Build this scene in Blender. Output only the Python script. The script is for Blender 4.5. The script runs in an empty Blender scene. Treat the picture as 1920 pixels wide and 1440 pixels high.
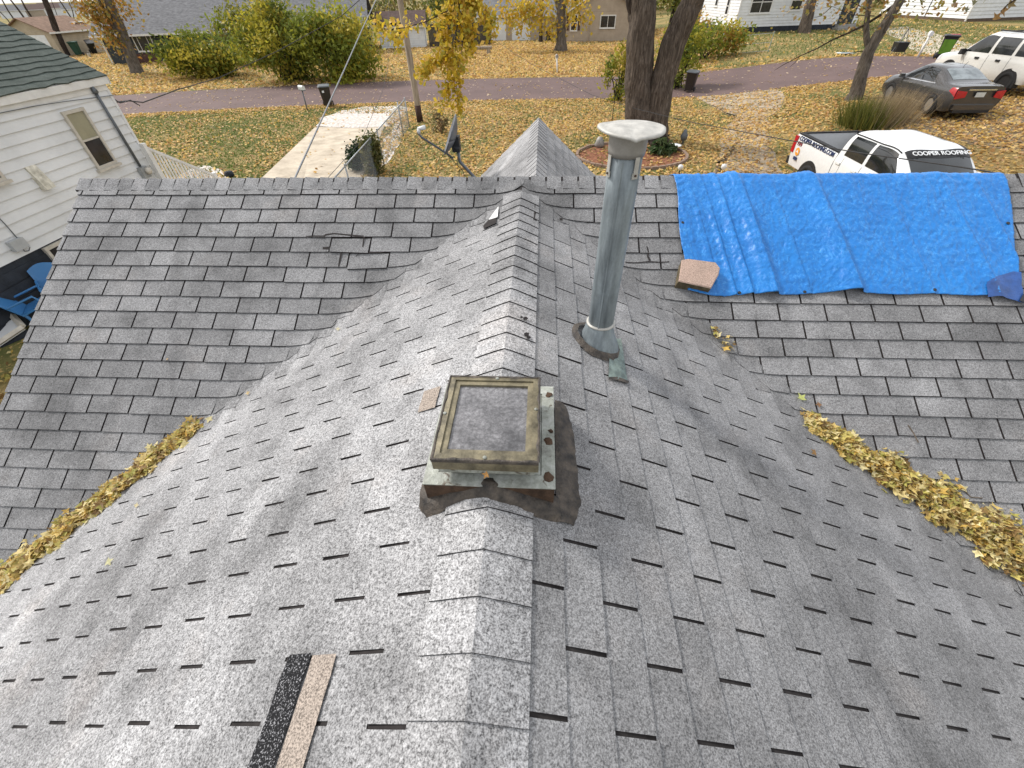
import bpy, math, random
import numpy as np
from mathutils import Vector, Matrix, noise
random.seed(7); RNG = np.random.default_rng(11)
SC = bpy.context.scene; COL = SC.collection

# ---------------------------------------------------------------- camera
H = 5.0
F_PX, YAW, PIT, ROL = 778.2, -0.0783, 0.7627, 0.0311
def cam_axes():
    cp, sp, cy, sy = math.cos(PIT), math.sin(PIT), math.cos(YAW), math.sin(YAW)
    f = Vector((sy*cp, cy*cp, -sp)); r = Vector((cy, -sy, 0)); d = f.cross(r)
    cr, sr = math.cos(ROL), math.sin(ROL)
    return r*cr + d*sr, d*cr - r*sr, f
AX_R, AX_D, AX_F = cam_axes()
CAM = Vector((0, 0, H))
cam = bpy.data.cameras.new('camera'); cam_o = bpy.data.objects.new('camera', cam); COL.objects.link(cam_o)
cam.sensor_width = 36; cam.lens = F_PX/1920*36; cam.clip_start = 0.05; cam.clip_end = 9000
m = Matrix((( AX_R.x, -AX_D.x, -AX_F.x, 0), (AX_R.y, -AX_D.y, -AX_F.y, 0), (AX_R.z, -AX_D.z, -AX_F.z, H), (0, 0, 0, 1)))
cam_o.matrix_world = m; SC.camera = cam_o

# ---------------------------------------------------------------- sky, sun, exposure
SUN_EL, SUN_AZ = math.radians(43), math.radians(-62)     # azimuth from +Y towards +X: hazy sun over the far left
W = bpy.data.worlds.new('World'); SC.world = W; W.use_nodes = True
nt = W.node_tree; bg = nt.nodes['Background']
sky = nt.nodes.new('ShaderNodeTexSky'); sky.sky_type = 'NISHITA'; sky.sun_disc = False
sky.sun_elevation = SUN_EL; sky.sun_rotation = SUN_AZ; sky.dust_density = 4.0; sky.air_density = 1.0; sky.ozone_density = 1.0
mixw = nt.nodes.new('ShaderNodeMix'); mixw.data_type = 'RGBA'; mixw.inputs[0].default_value = 0.72
mixw.inputs[7].default_value = (7.1, 7.15, 7.25, 1)
nt.links.new(sky.outputs[0], mixw.inputs[6]); nt.links.new(mixw.outputs[2], bg.inputs[0]); bg.inputs[1].default_value = 0.145
sun = bpy.data.lights.new('sun', 'SUN'); sun.energy = 2.7; sun.angle = math.radians(9); sun.color = (1.0, 0.975, 0.94)
sun_o = bpy.data.objects.new('sun', sun); COL.objects.link(sun_o)
sd = Vector((math.sin(SUN_AZ)*math.cos(SUN_EL), math.cos(SUN_AZ)*math.cos(SUN_EL), math.sin(SUN_EL)))
sun_o.rotation_euler = sd.to_track_quat('Z', 'Y').to_euler()
SC.view_settings.view_transform = 'Standard'; SC.view_settings.look = 'None'
SC.view_settings.exposure = 0.40; SC.view_settings.gamma = 1.0
SC.render.engine = 'CYCLES'; SC.cycles.use_denoising = True; SC.cycles.max_bounces = 6
SC.cycles.transparent_max_bounces = 12

# ---------------------------------------------------------------- terrain and pixel helpers
def sstep(t):
    t = max(0.0, min(1.0, t)); return t*t*(3 - 2*t)
def ground_z(x, y):
    return 1.2*sstep((x - 7)/15) + 0.42*sstep((-6 - x)/3)*sstep((12.5 - y)/3)
def ray(u, v):
    return AX_R*((u - 960)/F_PX) + AX_D*((v - 720)/F_PX) + AX_F
def at_z(u, v, z):
    d = ray(u, v); return CAM + d*((z - H)/d.z)
def at_y(u, v, y):
    d = ray(u, v); return CAM + d*(y/d.y)
def at_x(u, v, x):
    d = ray(u, v); return CAM + d*(x/d.x)
def on_ground(u, v):
    z = 0.0
    for _ in range(30):
        p = at_z(u, v, z); z = 0.5*z + 0.5*ground_z(p.x, p.y)
    return Vector((p.x, p.y, ground_z(p.x, p.y)))
def at_dist_of(u, v, p):
    d = ray(u, v); return CAM + d*(math.hypot(p.x, p.y)/math.hypot(d.x, d.y))
def project(p):
    q = Vector(p) - CAM; z = q.dot(AX_F)
    if z < 0.05: return None
    return 960 + F_PX*q.dot(AX_R)/z, 720 + F_PX*q.dot(AX_D)/z, z

# ---------------------------------------------------------------- materials
MATS = {}
class NT:
    def __init__(s, name):
        s.m = bpy.data.materials.new(name); s.m.use_nodes = True; s.t = s.m.node_tree; s.n = s.t.nodes
        s.b = s.n['Principled BSDF']; s.tc = s.n.new('ShaderNodeTexCoord')
    def link(s, a, b): s.t.links.new(a, b)
    def noise(s, scale, detail=3, rough=0.6, coord=None, stretch=None, dist=0.0):
        n = s.n.new('ShaderNodeTexNoise'); n.inputs['Scale'].default_value = scale
        n.inputs['Detail'].default_value = detail; n.inputs['Roughness'].default_value = rough; n.inputs['Distortion'].default_value = dist
        c = coord or s.tc.outputs['Object']
        if stretch:
            mp = s.n.new('ShaderNodeMapping'); mp.inputs['Scale'].default_value = stretch; s.link(c, mp.inputs[0]); c = mp.outputs[0]
        s.link(c, n.inputs['Vector']); return n.outputs['Fac']
    def ramp(s, fac, stops):
        r = s.n.new('ShaderNodeValToRGB'); e = r.color_ramp.elements
        while len(e) < len(stops): e.new(0.5)
        for el, (p, c) in zip(e, stops):
            el.position = p; el.color = (c, c, c, 1) if isinstance(c, (int, float)) else (*c, 1)
        s.link(fac, r.inputs[0]); return r.outputs[0]
    def mix(s, fac, a, b, mode='MIX'):
        x = s.n.new('ShaderNodeMix'); x.data_type = 'RGBA'; x.blend_type = mode
        for sock, v in ((x.inputs[0], fac), (x.inputs[6], a), (x.inputs[7], b)):
            if hasattr(v, 'is_output'): s.link(v, sock)
            elif isinstance(v, (int, float)): sock.default_value = v if sock.type == 'VALUE' else (v, v, v, 1)
            else: sock.default_value = (*v, 1)
        return x.outputs[2]
    def attr(s, name):
        a = s.n.new('ShaderNodeAttribute'); a.attribute_name = name; return a
    def bump(s, fac, strength=0.3, dist=0.01, chain=None):
        b = s.n.new('ShaderNodeBump'); b.inputs['Strength'].default_value = strength; b.inputs['Distance'].default_value = dist
        s.link(fac, b.inputs['Height'])
        if chain: s.link(chain, b.inputs['Normal'])
        s.link(b.outputs[0], s.b.inputs['Normal']); return b.outputs[0]
    def color(s, c):
        if hasattr(c, 'is_output'): s.link(c, s.b.inputs['Base Color'])
        else: s.b.inputs['Base Color'].default_value = (*c, 1)
    def set(s, rough=None, metal=None, spec=None, coat=None):
        if rough is not None: s.b.inputs['Roughness'].default_value = rough
        if metal is not None: s.b.inputs['Metallic'].default_value = metal
        if spec is not None: s.b.inputs['Specular IOR Level'].default_value = spec
        if coat is not None: s.b.inputs['Coat Weight'].default_value = coat
        return s
def mat(name, c, rough=0.7, var=0.18, scale=6, metal=0.0, spec=0.4, bump=0.0, bscale=None, detail=4, c2=None, coat=0.0, stretch=None):
    """A procedural material: a base colour broken up by two scales of noise, with an optional second colour."""
    if name in MATS: return MATS[name]
    t = NT(name); n1 = t.noise(scale, detail, stretch=stretch)
    lo = tuple(v*(1 - var) for v in c); hi = tuple(min(1, v*(1 + var)) for v in (c2 or c))
    col = t.ramp(n1, [(0.32, lo), (0.68, hi)])
    n2 = t.noise(scale*9, 3); col = t.mix(1.0, col, t.ramp(n2, [(0.3, 1 - var*0.5), (0.7, 1.0)]), 'MULTIPLY')
    t.color(col); t.set(rough, metal, spec, coat)
    if bump: t.bump(t.noise(bscale or scale*6, 4), bump, 0.01)
    MATS[name] = t.m; return t.m

# ---------------------------------------------------------------- mesh builder
class MB:
    def __init__(s): s.v = []; s.f = []; s.m = []; s.c = None
    def add(s, vs, fs, mi=0):
        o = len(s.v); s.v += [tuple(v) for v in vs]; s.f += [tuple(i + o for i in f) for f in fs]; s.m += [mi]*len(fs); return s
    def box(s, c, d, rot=None, mi=0, taper=None):
        c = Vector(c); hx, hy, hz = d[0]/2, d[1]/2, d[2]/2; vs = []
        for z in (-1, 1):
            tx, ty = (taper if (taper and z > 0) else (1, 1))
            for x, y in ((-1, -1), (1, -1), (1, 1), (-1, 1)):
                p = Vector((x*hx*tx, y*hy*ty, z*hz))
                if rot is not None: p = rot @ p
                vs.append(c + p)
        return s.add(vs, [(3, 2, 1, 0), (4, 5, 6, 7), (0, 1, 5, 4), (1, 2, 6, 5), (2, 3, 7, 6), (3, 0, 4, 7)], mi)
    def tube(s, pts, rad, n=8, mi=0, cap=True, wob=0.0):
        pts = [Vector(p) for p in pts]; k = len(pts)
        rad = rad if isinstance(rad, (list, tuple)) else [rad]*k
        vs = []; up = None
        for i, p in enumerate(pts):
            d = (pts[min(i+1, k-1)] - pts[max(i-1, 0)])
            d = d.normalized() if d.length > 1e-9 else Vector((0, 0, 1))
            if up is None or abs(up.dot(d)) > 0.95:
                up = Vector((1, 0, 0)) if abs(d.x) < 0.8 else Vector((0, 1, 0))
            a = (up - d*up.dot(d)).normalized(); b = d.cross(a); up = a
            for j in range(n):
                t = 2*math.pi*j/n; r = rad[i]*(1 + (random.uniform(-wob, wob) if wob else 0))
                vs.append(p + a*math.cos(t)*r + b*math.sin(t)*r)
        fs = []
        for i in range(k-1):
            for j in range(n):
                fs.append((i*n+j, i*n+(j+1) % n, (i+1)*n+(j+1) % n, (i+1)*n+j))
        if cap: fs += [tuple(range(n-1, -1, -1)), tuple((k-1)*n+j for j in range(n))]
        return s.add(vs, fs, mi)
    def lathe(s, prof, c=(0, 0, 0), n=24, mi=0, rot=None, wob=None):
        c = Vector(c); vs = []; k = len(prof)
        for r, z in prof:
            for j in range(n):
                t = 2*math.pi*j/n; q = wob(t, r, z) if wob else 1
                p = Vector((r*math.cos(t)*(q if wob else 1), r*math.sin(t)*(q if wob else 1), z))
                if rot is not None: p = rot @ p
                vs.append(c + p)
        fs = [(i*n+j, i*n+(j+1) % n, (i+1)*n+(j+1) % n, (i+1)*n+j) for i in range(k-1) for j in range(n)]
        if prof[0][0] > 1e-6: fs.append(tuple(range(n-1, -1, -1)))
        if prof[-1][0] > 1e-6: fs.append(tuple((k-1)*n+j for j in range(n)))
        return s.add(vs, fs, mi)
    def prism(s, poly, d, mi=0):
        """poly: list of 3-D points (one planar outline); d: extrusion vector."""
        n = len(poly); P = [Vector(p) for p in poly]; d = Vector(d)
        return s.add(P + [p + d for p in P], [tuple(range(n-1, -1, -1)), tuple(range(n, 2*n))] + [(i, (i+1) % n, n+(i+1) % n, n+i) for i in range(n)], mi)
    def quad(s, a, b, c, d, mi=0): return s.add([a, b, c, d], [(0, 1, 2, 3)], mi)
    def grid(s, P, mi=0, flip=False):
        """P[i][j] points -> quads"""
        r, c = len(P), len(P[0]); vs = [p for row in P for p in row]
        fs = [(i*c+j, i*c+j+1, (i+1)*c+j+1, (i+1)*c+j) for i in range(r-1) for j in range(c-1)]
        if flip: fs = [f[::-1] for f in fs]
        return s.add(vs, fs, mi)
    def build(s, name, mats, parent=None, smooth=False, origin=None, attrs=None):
        me = bpy.data.meshes.new(name)
        vs = s.v
        if origin is not None:
            ox, oy, oz = origin; vs = [(x-ox, y-oy, z-oz) for x, y, z in vs]
        me.from_pydata(vs, [], s.f); mats = mats if isinstance(mats, (list, tuple)) else [mats]
        for q in mats: me.materials.append(q)
        if len(mats) > 1: me.polygons.foreach_set('material_index', s.m)
        if smooth: me.polygons.foreach_set('use_smooth', [True]*len(me.polygons))
        if attrs:
            for nm, val in attrs.items():
                a = me.attributes.new(nm, 'FLOAT', 'POINT'); a.data.foreach_set('value', val)
        me.update(); o = bpy.data.objects.new(name, me); COL.objects.link(o)
        if origin is not None: o.location = origin
        if parent is not None: attach(o, parent)
        return o
def attach(o, parent):
    """Keep world placement while parenting (parents carry only location and z rotation)."""
    o.parent = parent; o.matrix_parent_inverse = mworld(parent).inverted()
def mworld(o):
    m = Matrix.LocRotScale(o.location, o.rotation_euler, o.scale)
    if o.parent: m = mworld(o.parent) @ o.matrix_parent_inverse @ m
    return m
def tag(o, label=None, cat=None, group=None, kind=None):
    if label: o['label'] = label
    if cat: o['category'] = cat
    if group: o['group'] = group
    if kind: o['kind'] = kind
    return o
def thing(name, label, cat, loc=(0, 0, 0), group=None):
    o = bpy.data.objects.new(name, None); COL.objects.link(o); o.location = loc; o.empty_display_size = 0.1
    return tag(o, label, cat, group)
def np_mesh(name, verts, faces_n, mats, cols=None, parent=None, faces=None):
    """Fast mesh of many equal polygons: verts (N*k,3), each consecutive k vertices one face."""
    N = len(verts); k = faces_n; me = bpy.data.meshes.new(name)
    me.vertices.add(N); me.vertices.foreach_set('co', np.asarray(verts, np.float32).ravel())
    nf = N//k; me.loops.add(N); me.loops.foreach_set('vertex_index', np.arange(N, dtype=np.int32))
    me.polygons.add(nf); me.polygons.foreach_set('loop_start', np.arange(0, N, k, dtype=np.int32))
    try: me.polygons.foreach_set('loop_total', np.full(nf, k, np.int32))
    except Exception: pass
    for q in (mats if isinstance(mats, (list, tuple)) else [mats]): me.materials.append(q)
    if cols is not None:
        a = me.attributes.new('col', 'FLOAT_COLOR', 'POINT'); c4 = np.ones((N, 4), np.float32); c4[:, :3] = np.repeat(cols, k, 0)
        a.data.foreach_set('color', c4.ravel())
    me.update(calc_edges=True); me.validate()
    o = bpy.data.objects.new(name, me); COL.objects.link(o)
    if parent is not None: attach(o, parent)
    return o
def leaf_mat(name, trans=0.25, rough=0.6):
    t = NT(name); a = t.attr('col'); c = t.mix(1.0, a.outputs['Color'], t.ramp(t.noise(60, 2), [(0.3, 0.75), (0.7, 1.1)]), 'MULTIPLY')
    t.color(c); t.set(rough, 0, 0.3)
    tr = t.n.new('ShaderNodeBsdfTranslucent'); t.link(c, tr.inputs[0]); mx = t.n.new('ShaderNodeMixShader'); mx.inputs[0].default_value = trans
    out = t.n['Material Output']; t.link(t.b.outputs[0], mx.inputs[1]); t.link(tr.outputs[0], mx.inputs[2]); t.link(mx.outputs[0], out.inputs[0])
    MATS[name] = t.m; return t.m
LEAF = leaf_mat('leaf', 0.42)
def pick(cols, n):
    cols = np.array(cols, float); c = cols[RNG.integers(0, len(cols), n)]; return np.clip(c*RNG.uniform(0.75, 1.2, (n, 1)), 0, 1)
def leaf_quads(centers, size, flat=0.0, elong=1.5):
    """Random leaf-shaped quads (kites) at centers (N,3); flat=1 lies near horizontal."""
    n = len(centers); d = RNG.normal(size=(n, 3)); d[:, 2] *= (1 - flat); d /= np.linalg.norm(d, axis=1)[:, None] + 1e-9
    e = RNG.normal(size=(n, 3)); e[:, 2] *= (1 - flat); e -= d*np.sum(d*e, 1)[:, None]; e /= np.linalg.norm(e, axis=1)[:, None] + 1e-9
    s = (np.asarray(size)*RNG.uniform(0.65, 1.3, n))[:, None]
    c = np.asarray(centers); a = d*s*elong*0.5; b = e*s*0.5
    return np.stack([c - a, c + b - a*0.1, c + a, c - b - a*0.1], 1).reshape(-1, 3)
# ================================================================ the house underfoot: a shingled cross-gable roof
MY, MZ, PM = 3.603, 3.8775, 0.60          # main ridge (runs along x), pitch of the near slope
SX, PL, PR = -0.1466, 0.452, 0.475        # near gable ridge (runs along y), pitches of its two faces
def zr(y): return 3.8245 - 0.0218*(3.269 - y)
def z_main(y): return MZ - PM*abs(MY - y)
def z_sub(x, y): return zr(y) - (PL if x < SX else PR)*abs(x - SX)
def sag(x, y): return 0.006*noise.noise(Vector((x*0.7, y*0.7, 3.1))) + 0.0025*noise.noise(Vector((x*2.3, y*2.3, 9.1)))
def roof_z(x, y):
    a, b = z_main(y), z_sub(x, y); k = 0.10; h = max(k - abs(a - b), 0)/k
    return max(a, b) + h*h*k*0.25 + sag(x, y)
def valley_d(y):                          # horizontal distance of the valley from the near ridge, times pitch
    return max(0.0, zr(y) - z_main(y))
def valley_y(x):
    p = PL if x < SX else PR
    return (2.0374 - p*abs(x - SX))/0.5782
def on_roof(u, v, lift=0.0):
    d = ray(u, v); t = 0.6
    while t < 12:
        p = CAM + d*t
        if p.z < roof_z(p.x, p.y) + lift: break
        t += 0.02
    a, b = t - 0.02, t
    for _ in range(18):
        c = (a + b)/2; p = CAM + d*c
        if p.z < roof_z(p.x, p.y) + lift: b = c
        else: a = c
    return CAM + d*b

# ---- materials
def shingle_mat(name, dark, light, warm, contrast=1.0):
    t = NT(name)
    g = t.noise(190, 2, 0.7); g2 = t.noise(75, 3, 0.7)
    sp = t.ramp(g, [(0.36, dark), (0.5, tuple((a + b)/2 for a, b in zip(dark, light))), (0.63, light)])
    sp = t.mix(0.35*contrast, sp, t.ramp(g2, [(0.36, dark), (0.64, light)]))
    big = t.noise(1.1, 5, 0.6); sp = t.mix(1.0, sp, t.ramp(big, [(0.28, 0.72), (0.5, 0.96), (0.72, 1.18)]), 'MULTIPLY')
    blot = t.noise(5.5, 4, 0.55); sp = t.mix(1.0, sp, t.ramp(blot, [(0.3, 0.74), (0.52, 1.0), (0.75, 1.08)]), 'MULTIPLY')
    stn = t.noise(1.4, 5, 0.62, stretch=(1.0, 0.55, 0.8), dist=0.8); sp = t.mix(1.0, sp, t.ramp(stn, [(0.30, 0.66), (0.46, 0.96), (0.60, 1.02), (0.74, 1.30)]), 'MULTIPLY')
    w = t.noise(2.2, 4, 0.6); sp = t.mix(t.ramp(w, [(0.56, 0.0), (0.78, 0.45)]), sp, t.mix(1.0, sp, warm, 'MULTIPLY'))
    a = t.attr('tint'); sp = t.mix(1.0, sp, a.outputs['Fac'], 'MULTIPLY')
    t.color(sp); t.set(0.92, 0, 0.25); t.bump(g, 0.5, 0.004)
    return t.m
M_SHG = shingle_mat('shingle_granules', (0.074, 0.073, 0.073), (0.365, 0.362, 0.362), (0.95, 0.86, 0.78))
M_SHW = shingle_mat('worn_shingle_granules', (0.050, 0.049, 0.049), (0.57, 0.565, 0.565), (0.98, 0.88, 0.80), 1.2)
M_EDGE = mat('asphalt_edge', (0.022, 0.018, 0.017), 0.95, 0.3, 20)
M_DECK = mat('asphalt_underlay', (0.028, 0.024, 0.023), 0.95, 0.35, 30)

house = thing('shingled_house', 'house with worn grey three-tab shingle roof, cross gables and a blue tarp over its ridge', 'house', (0, 2, 0))
# deck: one continuous sheet under the shingles
X0, X1, Y0 = -3.93, 5.4, -1.7
b = MB(); st = 0.06; nx = int((X1 - X0)/st) + 1; ny = int((MY - Y0)/st) + 1
xs = np.linspace(X0, X1, nx); ys = np.linspace(Y0, MY - 0.004, ny); idx = {}
for j, y in enumerate(ys):
    for i, x in enumerate(xs):
        idx[i, j] = len(b.v); b.v.append((x, y, roof_z(x, y)))
for j in range(ny - 1):
    for i in range(nx - 1):
        q = [idx[i, j], idx[i+1, j], idx[i+1, j+1], idx[i, j+1]]
        if min(b.v[k][2] for k in q) > 2.02: b.f.append(tuple(q)); b.m.append(0)
roof = b.build('roof', M_DECK, house, True)

# ---- shingle tabs: each one a draped piece with its own thickness
TH = 0.0095
def tab_mesh(mb, mp, a0, a1, s0, s1, n, tint, lift=0.0, nx=4, ny=2, skew=0.0, TH=0.0095):
    """mp(a,s)->(x,y); a along the course, s down the slope."""
    top = []; low = []
    for j in range(ny + 1):
        t = j/ny; row = []
        for i in range(nx + 1):
            q = i/nx; x, y = mp(a0 + (a1 - a0)*q, s0 + (s1 - s0)*t + skew*(q - 0.5)*t)
            row.append(Vector((x, y, roof_z(x, y))) + n*(0.003 + TH*t + lift*t))
        top.append(row)
    o = len(mb.v); mb.grid(top); k = nx + 1
    rim = [o + ny*k + i for i in range(k)]                      # lower edge
    lef = [o + j*k for j in range(ny + 1)]; rig = [o + j*k + nx for j in range(ny + 1)]
    for line in (rim, lef[::-1], rig):
        ln = len(mb.v); pts = [Vector(mb.v[i]) - n*0.015 for i in line]
        mb.v += [tuple(p) for p in pts]
        for i in range(len(line) - 1):
            mb.f.append((line[i], ln + i, ln + i + 1, line[i+1])); mb.m.append(1)
    while len(TINT) < len(mb.v): TINT.append(tint)
TABS = []                                                       # (area, builder args, worn?)
def n_main(): return Vector((0, -PM, 1)).normalized()
def n_sub(sg): return Vector((sg*(PL if sg < 0 else PR), 0, 1)).normalized()
CM = 1.0
def add_tab(mp, a0, a1, s0, s1, n, kind, **kw):
    c = mp((a0 + a1)/2, (s0 + s1)/2); x, y = c
    if roof_z(x, y) < 2.04: return
    P = [project((*q, roof_z(*q))) for q in (mp(a0, s0), mp(a1, s0), mp(a1, s1), mp(a0, s1))]
    area = 0.0
    if all(P):
        area = abs(sum(P[i][0]*P[(i+1) % 4][1] - P[(i+1) % 4][0]*P[i][1] for i in range(4)))/2
        u = sum(p[0] for p in P)/4; v = sum(p[1] for p in P)/4
        if not (0 < u < 1920 and 0 < v < 1440): area = 0.0
        if 1275 < u < 1890 and v < 545: area = 0.0              # under the tarp
        if 810 < u < 1030 and 700 < v < 900: area = 0.0         # under the skylight
    TABS.append((area, mp, a0, a1, s0, s1, n, kind, kw))
G = 0.0062
# main slope (courses run along x)
for side, ph in ((-1, -3.579), (1, 2.042)):
    k = -1
    while True:
        s0 = (MY - 3.4618) + 0.1145*k; s1 = s0 + 0.1145; k += 1
        if MY - s1 < 0.0: break
        ym = MY - (s0 + s1)/2; xa = SX - valley_d(ym)/PL if side < 0 else SX + valley_d(ym)/PR
        off = ph + (0.161 if k % 2 == 1 else 0.0) + random.uniform(-0.008, 0.008)
        lim0, lim1 = (X0 - 0.01, xa + 0.03) if side < 0 else (xa - 0.03, X1)
        i0 = math.floor((lim0 - off)/0.322)
        for i in range(i0, i0 + 40):
            a0 = max(off + i*0.322 + G, lim0); a1 = min(off + (i+1)*0.322 - G, lim1)
            if a0 > lim1: break
            if a1 - a0 < 0.025: continue
            def mp(a, s, side=side):
                y = MY - s; xv = SX - valley_d(y)/PL + 0.02 if side < 0 else SX + valley_d(y)/PR - 0.02
                return (min(a, xv), y) if side < 0 else (max(a, xv), y)
            px = project((*mp((a0 + a1)/2, (s0 + s1)/2), MZ - PM*(s0 + s1)/2)); kw = {}; dr = 0.0
            if px and abs(px[0] - 648) < 32 and abs(px[1] - 458) < 12: kw = dict(lift=0.006, skew=0.010); dr = 0.010
            elif px and abs(px[0] - 680) < 40 and abs(px[1] - 487) < 12: kw = dict(lift=0.004, skew=-0.01); dr = 0.012
            add_tab(mp, a0, a1, s0 + dr, s1 + dr + random.uniform(-0.003, 0.003), n_main(), 'm' if side < 0 else 'r', **kw)
# near gable faces (courses run along y)
for sg, d00, dd, yph in ((-1, 0.145 - 0.119*1, 0.119, 0.30), (1, 0.125 - 0.1225*1, 0.1225, 0.332)):
    k = 0
    while True:
        d0 = d00 + dd*k; d1 = d0 + dd; k += 1
        xm = SX + sg*(d0 + d1)/2
        if d1 > 4.0: break
        yv = valley_y(xm); off = yph + (0.1575 if k % 2 == (0 if sg < 0 else 0) else 0.0) + random.uniform(-0.008, 0.008)
        i0 = math.floor((Y0 - off)/0.315)
        for i in range(i0, i0 + 40):
            g_ = random.uniform(0.0045, 0.0066); a0 = off + i*0.315 + g_; a1 = min(off + (i+1)*0.315 - g_, yv + 0.02)
            if a0 > yv or a1 - a0 < 0.03: continue
            def mp(a, s, sg=sg):
                x = SX + sg*s; return (x, min(a, valley_y(x) + 0.01))
            add_tab(mp, a0, a1, d0, d1 + random.uniform(-0.003, 0.003), n_sub(sg), 'w' if sg < 0 else 's', TH=0.0048, skew=random.gauss(0, 0.0025), lift=max(0, random.gauss(0, 0.0012)))
TABS.sort(key=lambda t: -t[0]); rest = {'w': MB(), 'o': MB()}; rt = {'w': [], 'o': []}
for r, (area, mp, a0, a1, s0, s1, n, kind, kw) in enumerate(TABS):
    tint = random.gauss(1.0, 0.07 if kind in 'mr' else 0.055)*{'m': 1.0, 'r': 0.95, 'w': 0.97, 's': 1.04}[kind]
    g = 'w' if kind == 'w' else 'o'
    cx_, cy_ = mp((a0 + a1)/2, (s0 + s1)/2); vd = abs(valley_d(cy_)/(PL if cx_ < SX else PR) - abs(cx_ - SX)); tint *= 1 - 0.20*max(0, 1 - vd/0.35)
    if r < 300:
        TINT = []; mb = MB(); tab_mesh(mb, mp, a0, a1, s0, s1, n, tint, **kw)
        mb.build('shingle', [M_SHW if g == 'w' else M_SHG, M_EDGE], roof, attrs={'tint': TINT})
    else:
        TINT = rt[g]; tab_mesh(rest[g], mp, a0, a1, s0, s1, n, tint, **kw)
for g, nm in (('w', 'shingle_field'), ('o', 'shingle_field')):
    tag(rest[g].build(nm, [M_SHW if g == 'w' else M_SHG, M_EDGE], roof, attrs={'tint': rt[g]}), kind='stuff')

# ---- woven valley strips under the clipped tabs
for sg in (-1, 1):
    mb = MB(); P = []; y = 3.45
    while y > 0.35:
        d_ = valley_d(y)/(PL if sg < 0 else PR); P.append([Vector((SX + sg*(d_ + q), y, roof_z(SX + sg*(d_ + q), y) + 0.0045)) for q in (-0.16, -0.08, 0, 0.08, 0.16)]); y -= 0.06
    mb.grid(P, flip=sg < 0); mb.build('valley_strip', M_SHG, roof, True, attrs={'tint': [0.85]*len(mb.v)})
# ---- ridge caps
def cap_piece(prof, axis_pts, n_list, tint, mt):
    pass
def ridge_cap(p_at, t0, t1, half, name='ridge_cap', mt=None, drop=None, tint=1.0):
    """p_at(t, d) -> surface point at distance d across the ridge (signed), t along it."""
    mb = MB(); ds = [-half, -half*0.55, -half*0.2, 0, half*0.2, half*0.55, half]; rows = []
    for q in (0, 0.5, 1.0):
        t = t0 + (t1 - t0)*q; row = []
        for d in ds:
            p = p_at(t, d); row.append(p + Vector((0, 0, 0.009 + 0.007*q - 0.004*(1 - min(1, abs(d)/half*3)) + random.uniform(-.0008, .0008))))
        rows.append(row)
    mb.grid(rows); k = len(ds); base = 0
    edge = [2*k + i for i in range(k)]; l = [0, k, 2*k]; r = [k-1, 2*k-1, 3*k-1]
    for line in (edge, l, r):
        ln = len(mb.v); mb.v += [(mb.v[i][0], mb.v[i][1], mb.v[i][2] - 0.016) for i in line]
        for i in range(len(line) - 1): mb.f.append((line[i], ln+i, ln+i+1, line[i+1])); mb.m.append(1)
    return mb.build(name, [mt or M_SHG, M_EDGE], roof, attrs={'tint': [tint]*len(mb.v)})
def main_pt(t, d):
    return Vector((t, MY - d, MZ - PM*abs(d) + sag(t, MY))) if d >= 0 else Vector((t, MY - d, MZ - PM*abs(d) + sag(t, MY)))
x = -3.97
while x < 5.0:
    w = 0.127*random.uniform(0.95, 1.06)
    if not (1.35 < x < 3.42): ridge_cap(lambda t, d: main_pt(t, d), x + w - 0.016, x, 0.108, tint=random.gauss(1.05, 0.08))
    x += w
b = MB(); b.grid([[main_pt(x_, d) + Vector((0, 0, 0.004)) for x_ in np.linspace(X0 - 0.02, X1, 60)] for d in (0.10, 0.04, 0, -0.04, -0.10)]); b.build('ridge_underlay', M_EDGE, roof)
def sub_pt(t, d):
    x = SX + d; return Vector((x, t, roof_z(x, t)))
y = 3.40
while y > -1.2:
    w = 0.127*random.uniform(0.95, 1.05) if y > 1.3 else 0.134*random.uniform(0.97, 1.05)
    if not (0.80 < y - w/2 < 1.20): ridge_cap(sub_pt, y + 0.012, y - w, 0.142 if y > 1.3 else 0.150, mt=M_SHW, tint=random.gauss(1.04, 0.04))
    y -= w

# ---- front side: main front slope and the steep front gable
M_FR = M_SHG
b = MB(); b.quad((X0, MY, MZ), (X1, MY, MZ), (X1, 6.4, MZ - PM*2.8), (X0, 6.4, MZ - PM*2.8))
b.build('front_slope', M_DECK, house)
GY, GZ, GX, GP = 6.12, 3.795, -0.0375, 0.875
TINT = []; mb = MB()
for sg in (-1, 1):
    nrm = Vector((sg*GP, 0, 1)).normalized()
    mb.add([(GX, 3.0, GZ - 0.01), (GX, GY, GZ - 0.01), (GX + sg*1.7, GY, GZ - 0.01 - GP*1.7), (GX + sg*1.7, 3.0, GZ - 0.01 - GP*1.7)], [(0, 1, 2, 3)], 1)
    for k in range(16):
        d0 = 0.09 + 0.098*k; d1 = d0 + 0.098
        for i in range(10):
            y0 = 3.3 + i*0.305 + (0.15 if k % 2 else 0) + 0.004; y1 = min(y0 + 0.297, GY + 0.01)
            if y1 - y0 < 0.03: continue
            P = []
            for d, l in ((d0, 0.002), (d1, 0.009)):
                P.append([Vector((GX + sg*d, yy, GZ - GP*d)) + nrm*l for yy in (y0, y1)])
            P.append([p - nrm*0.01 for p in P[1]]); mb.grid(P[:2]); mb.grid(P[1:], 1)
TINT = [1.02]*len(mb.v)
gable = mb.build('front_gable_roof', [M_SHG, M_EDGE], house, attrs={'tint': [random.gauss(1.28, 0.04) for _ in range(len(mb.v))]})
y = GY + 0.03
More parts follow.
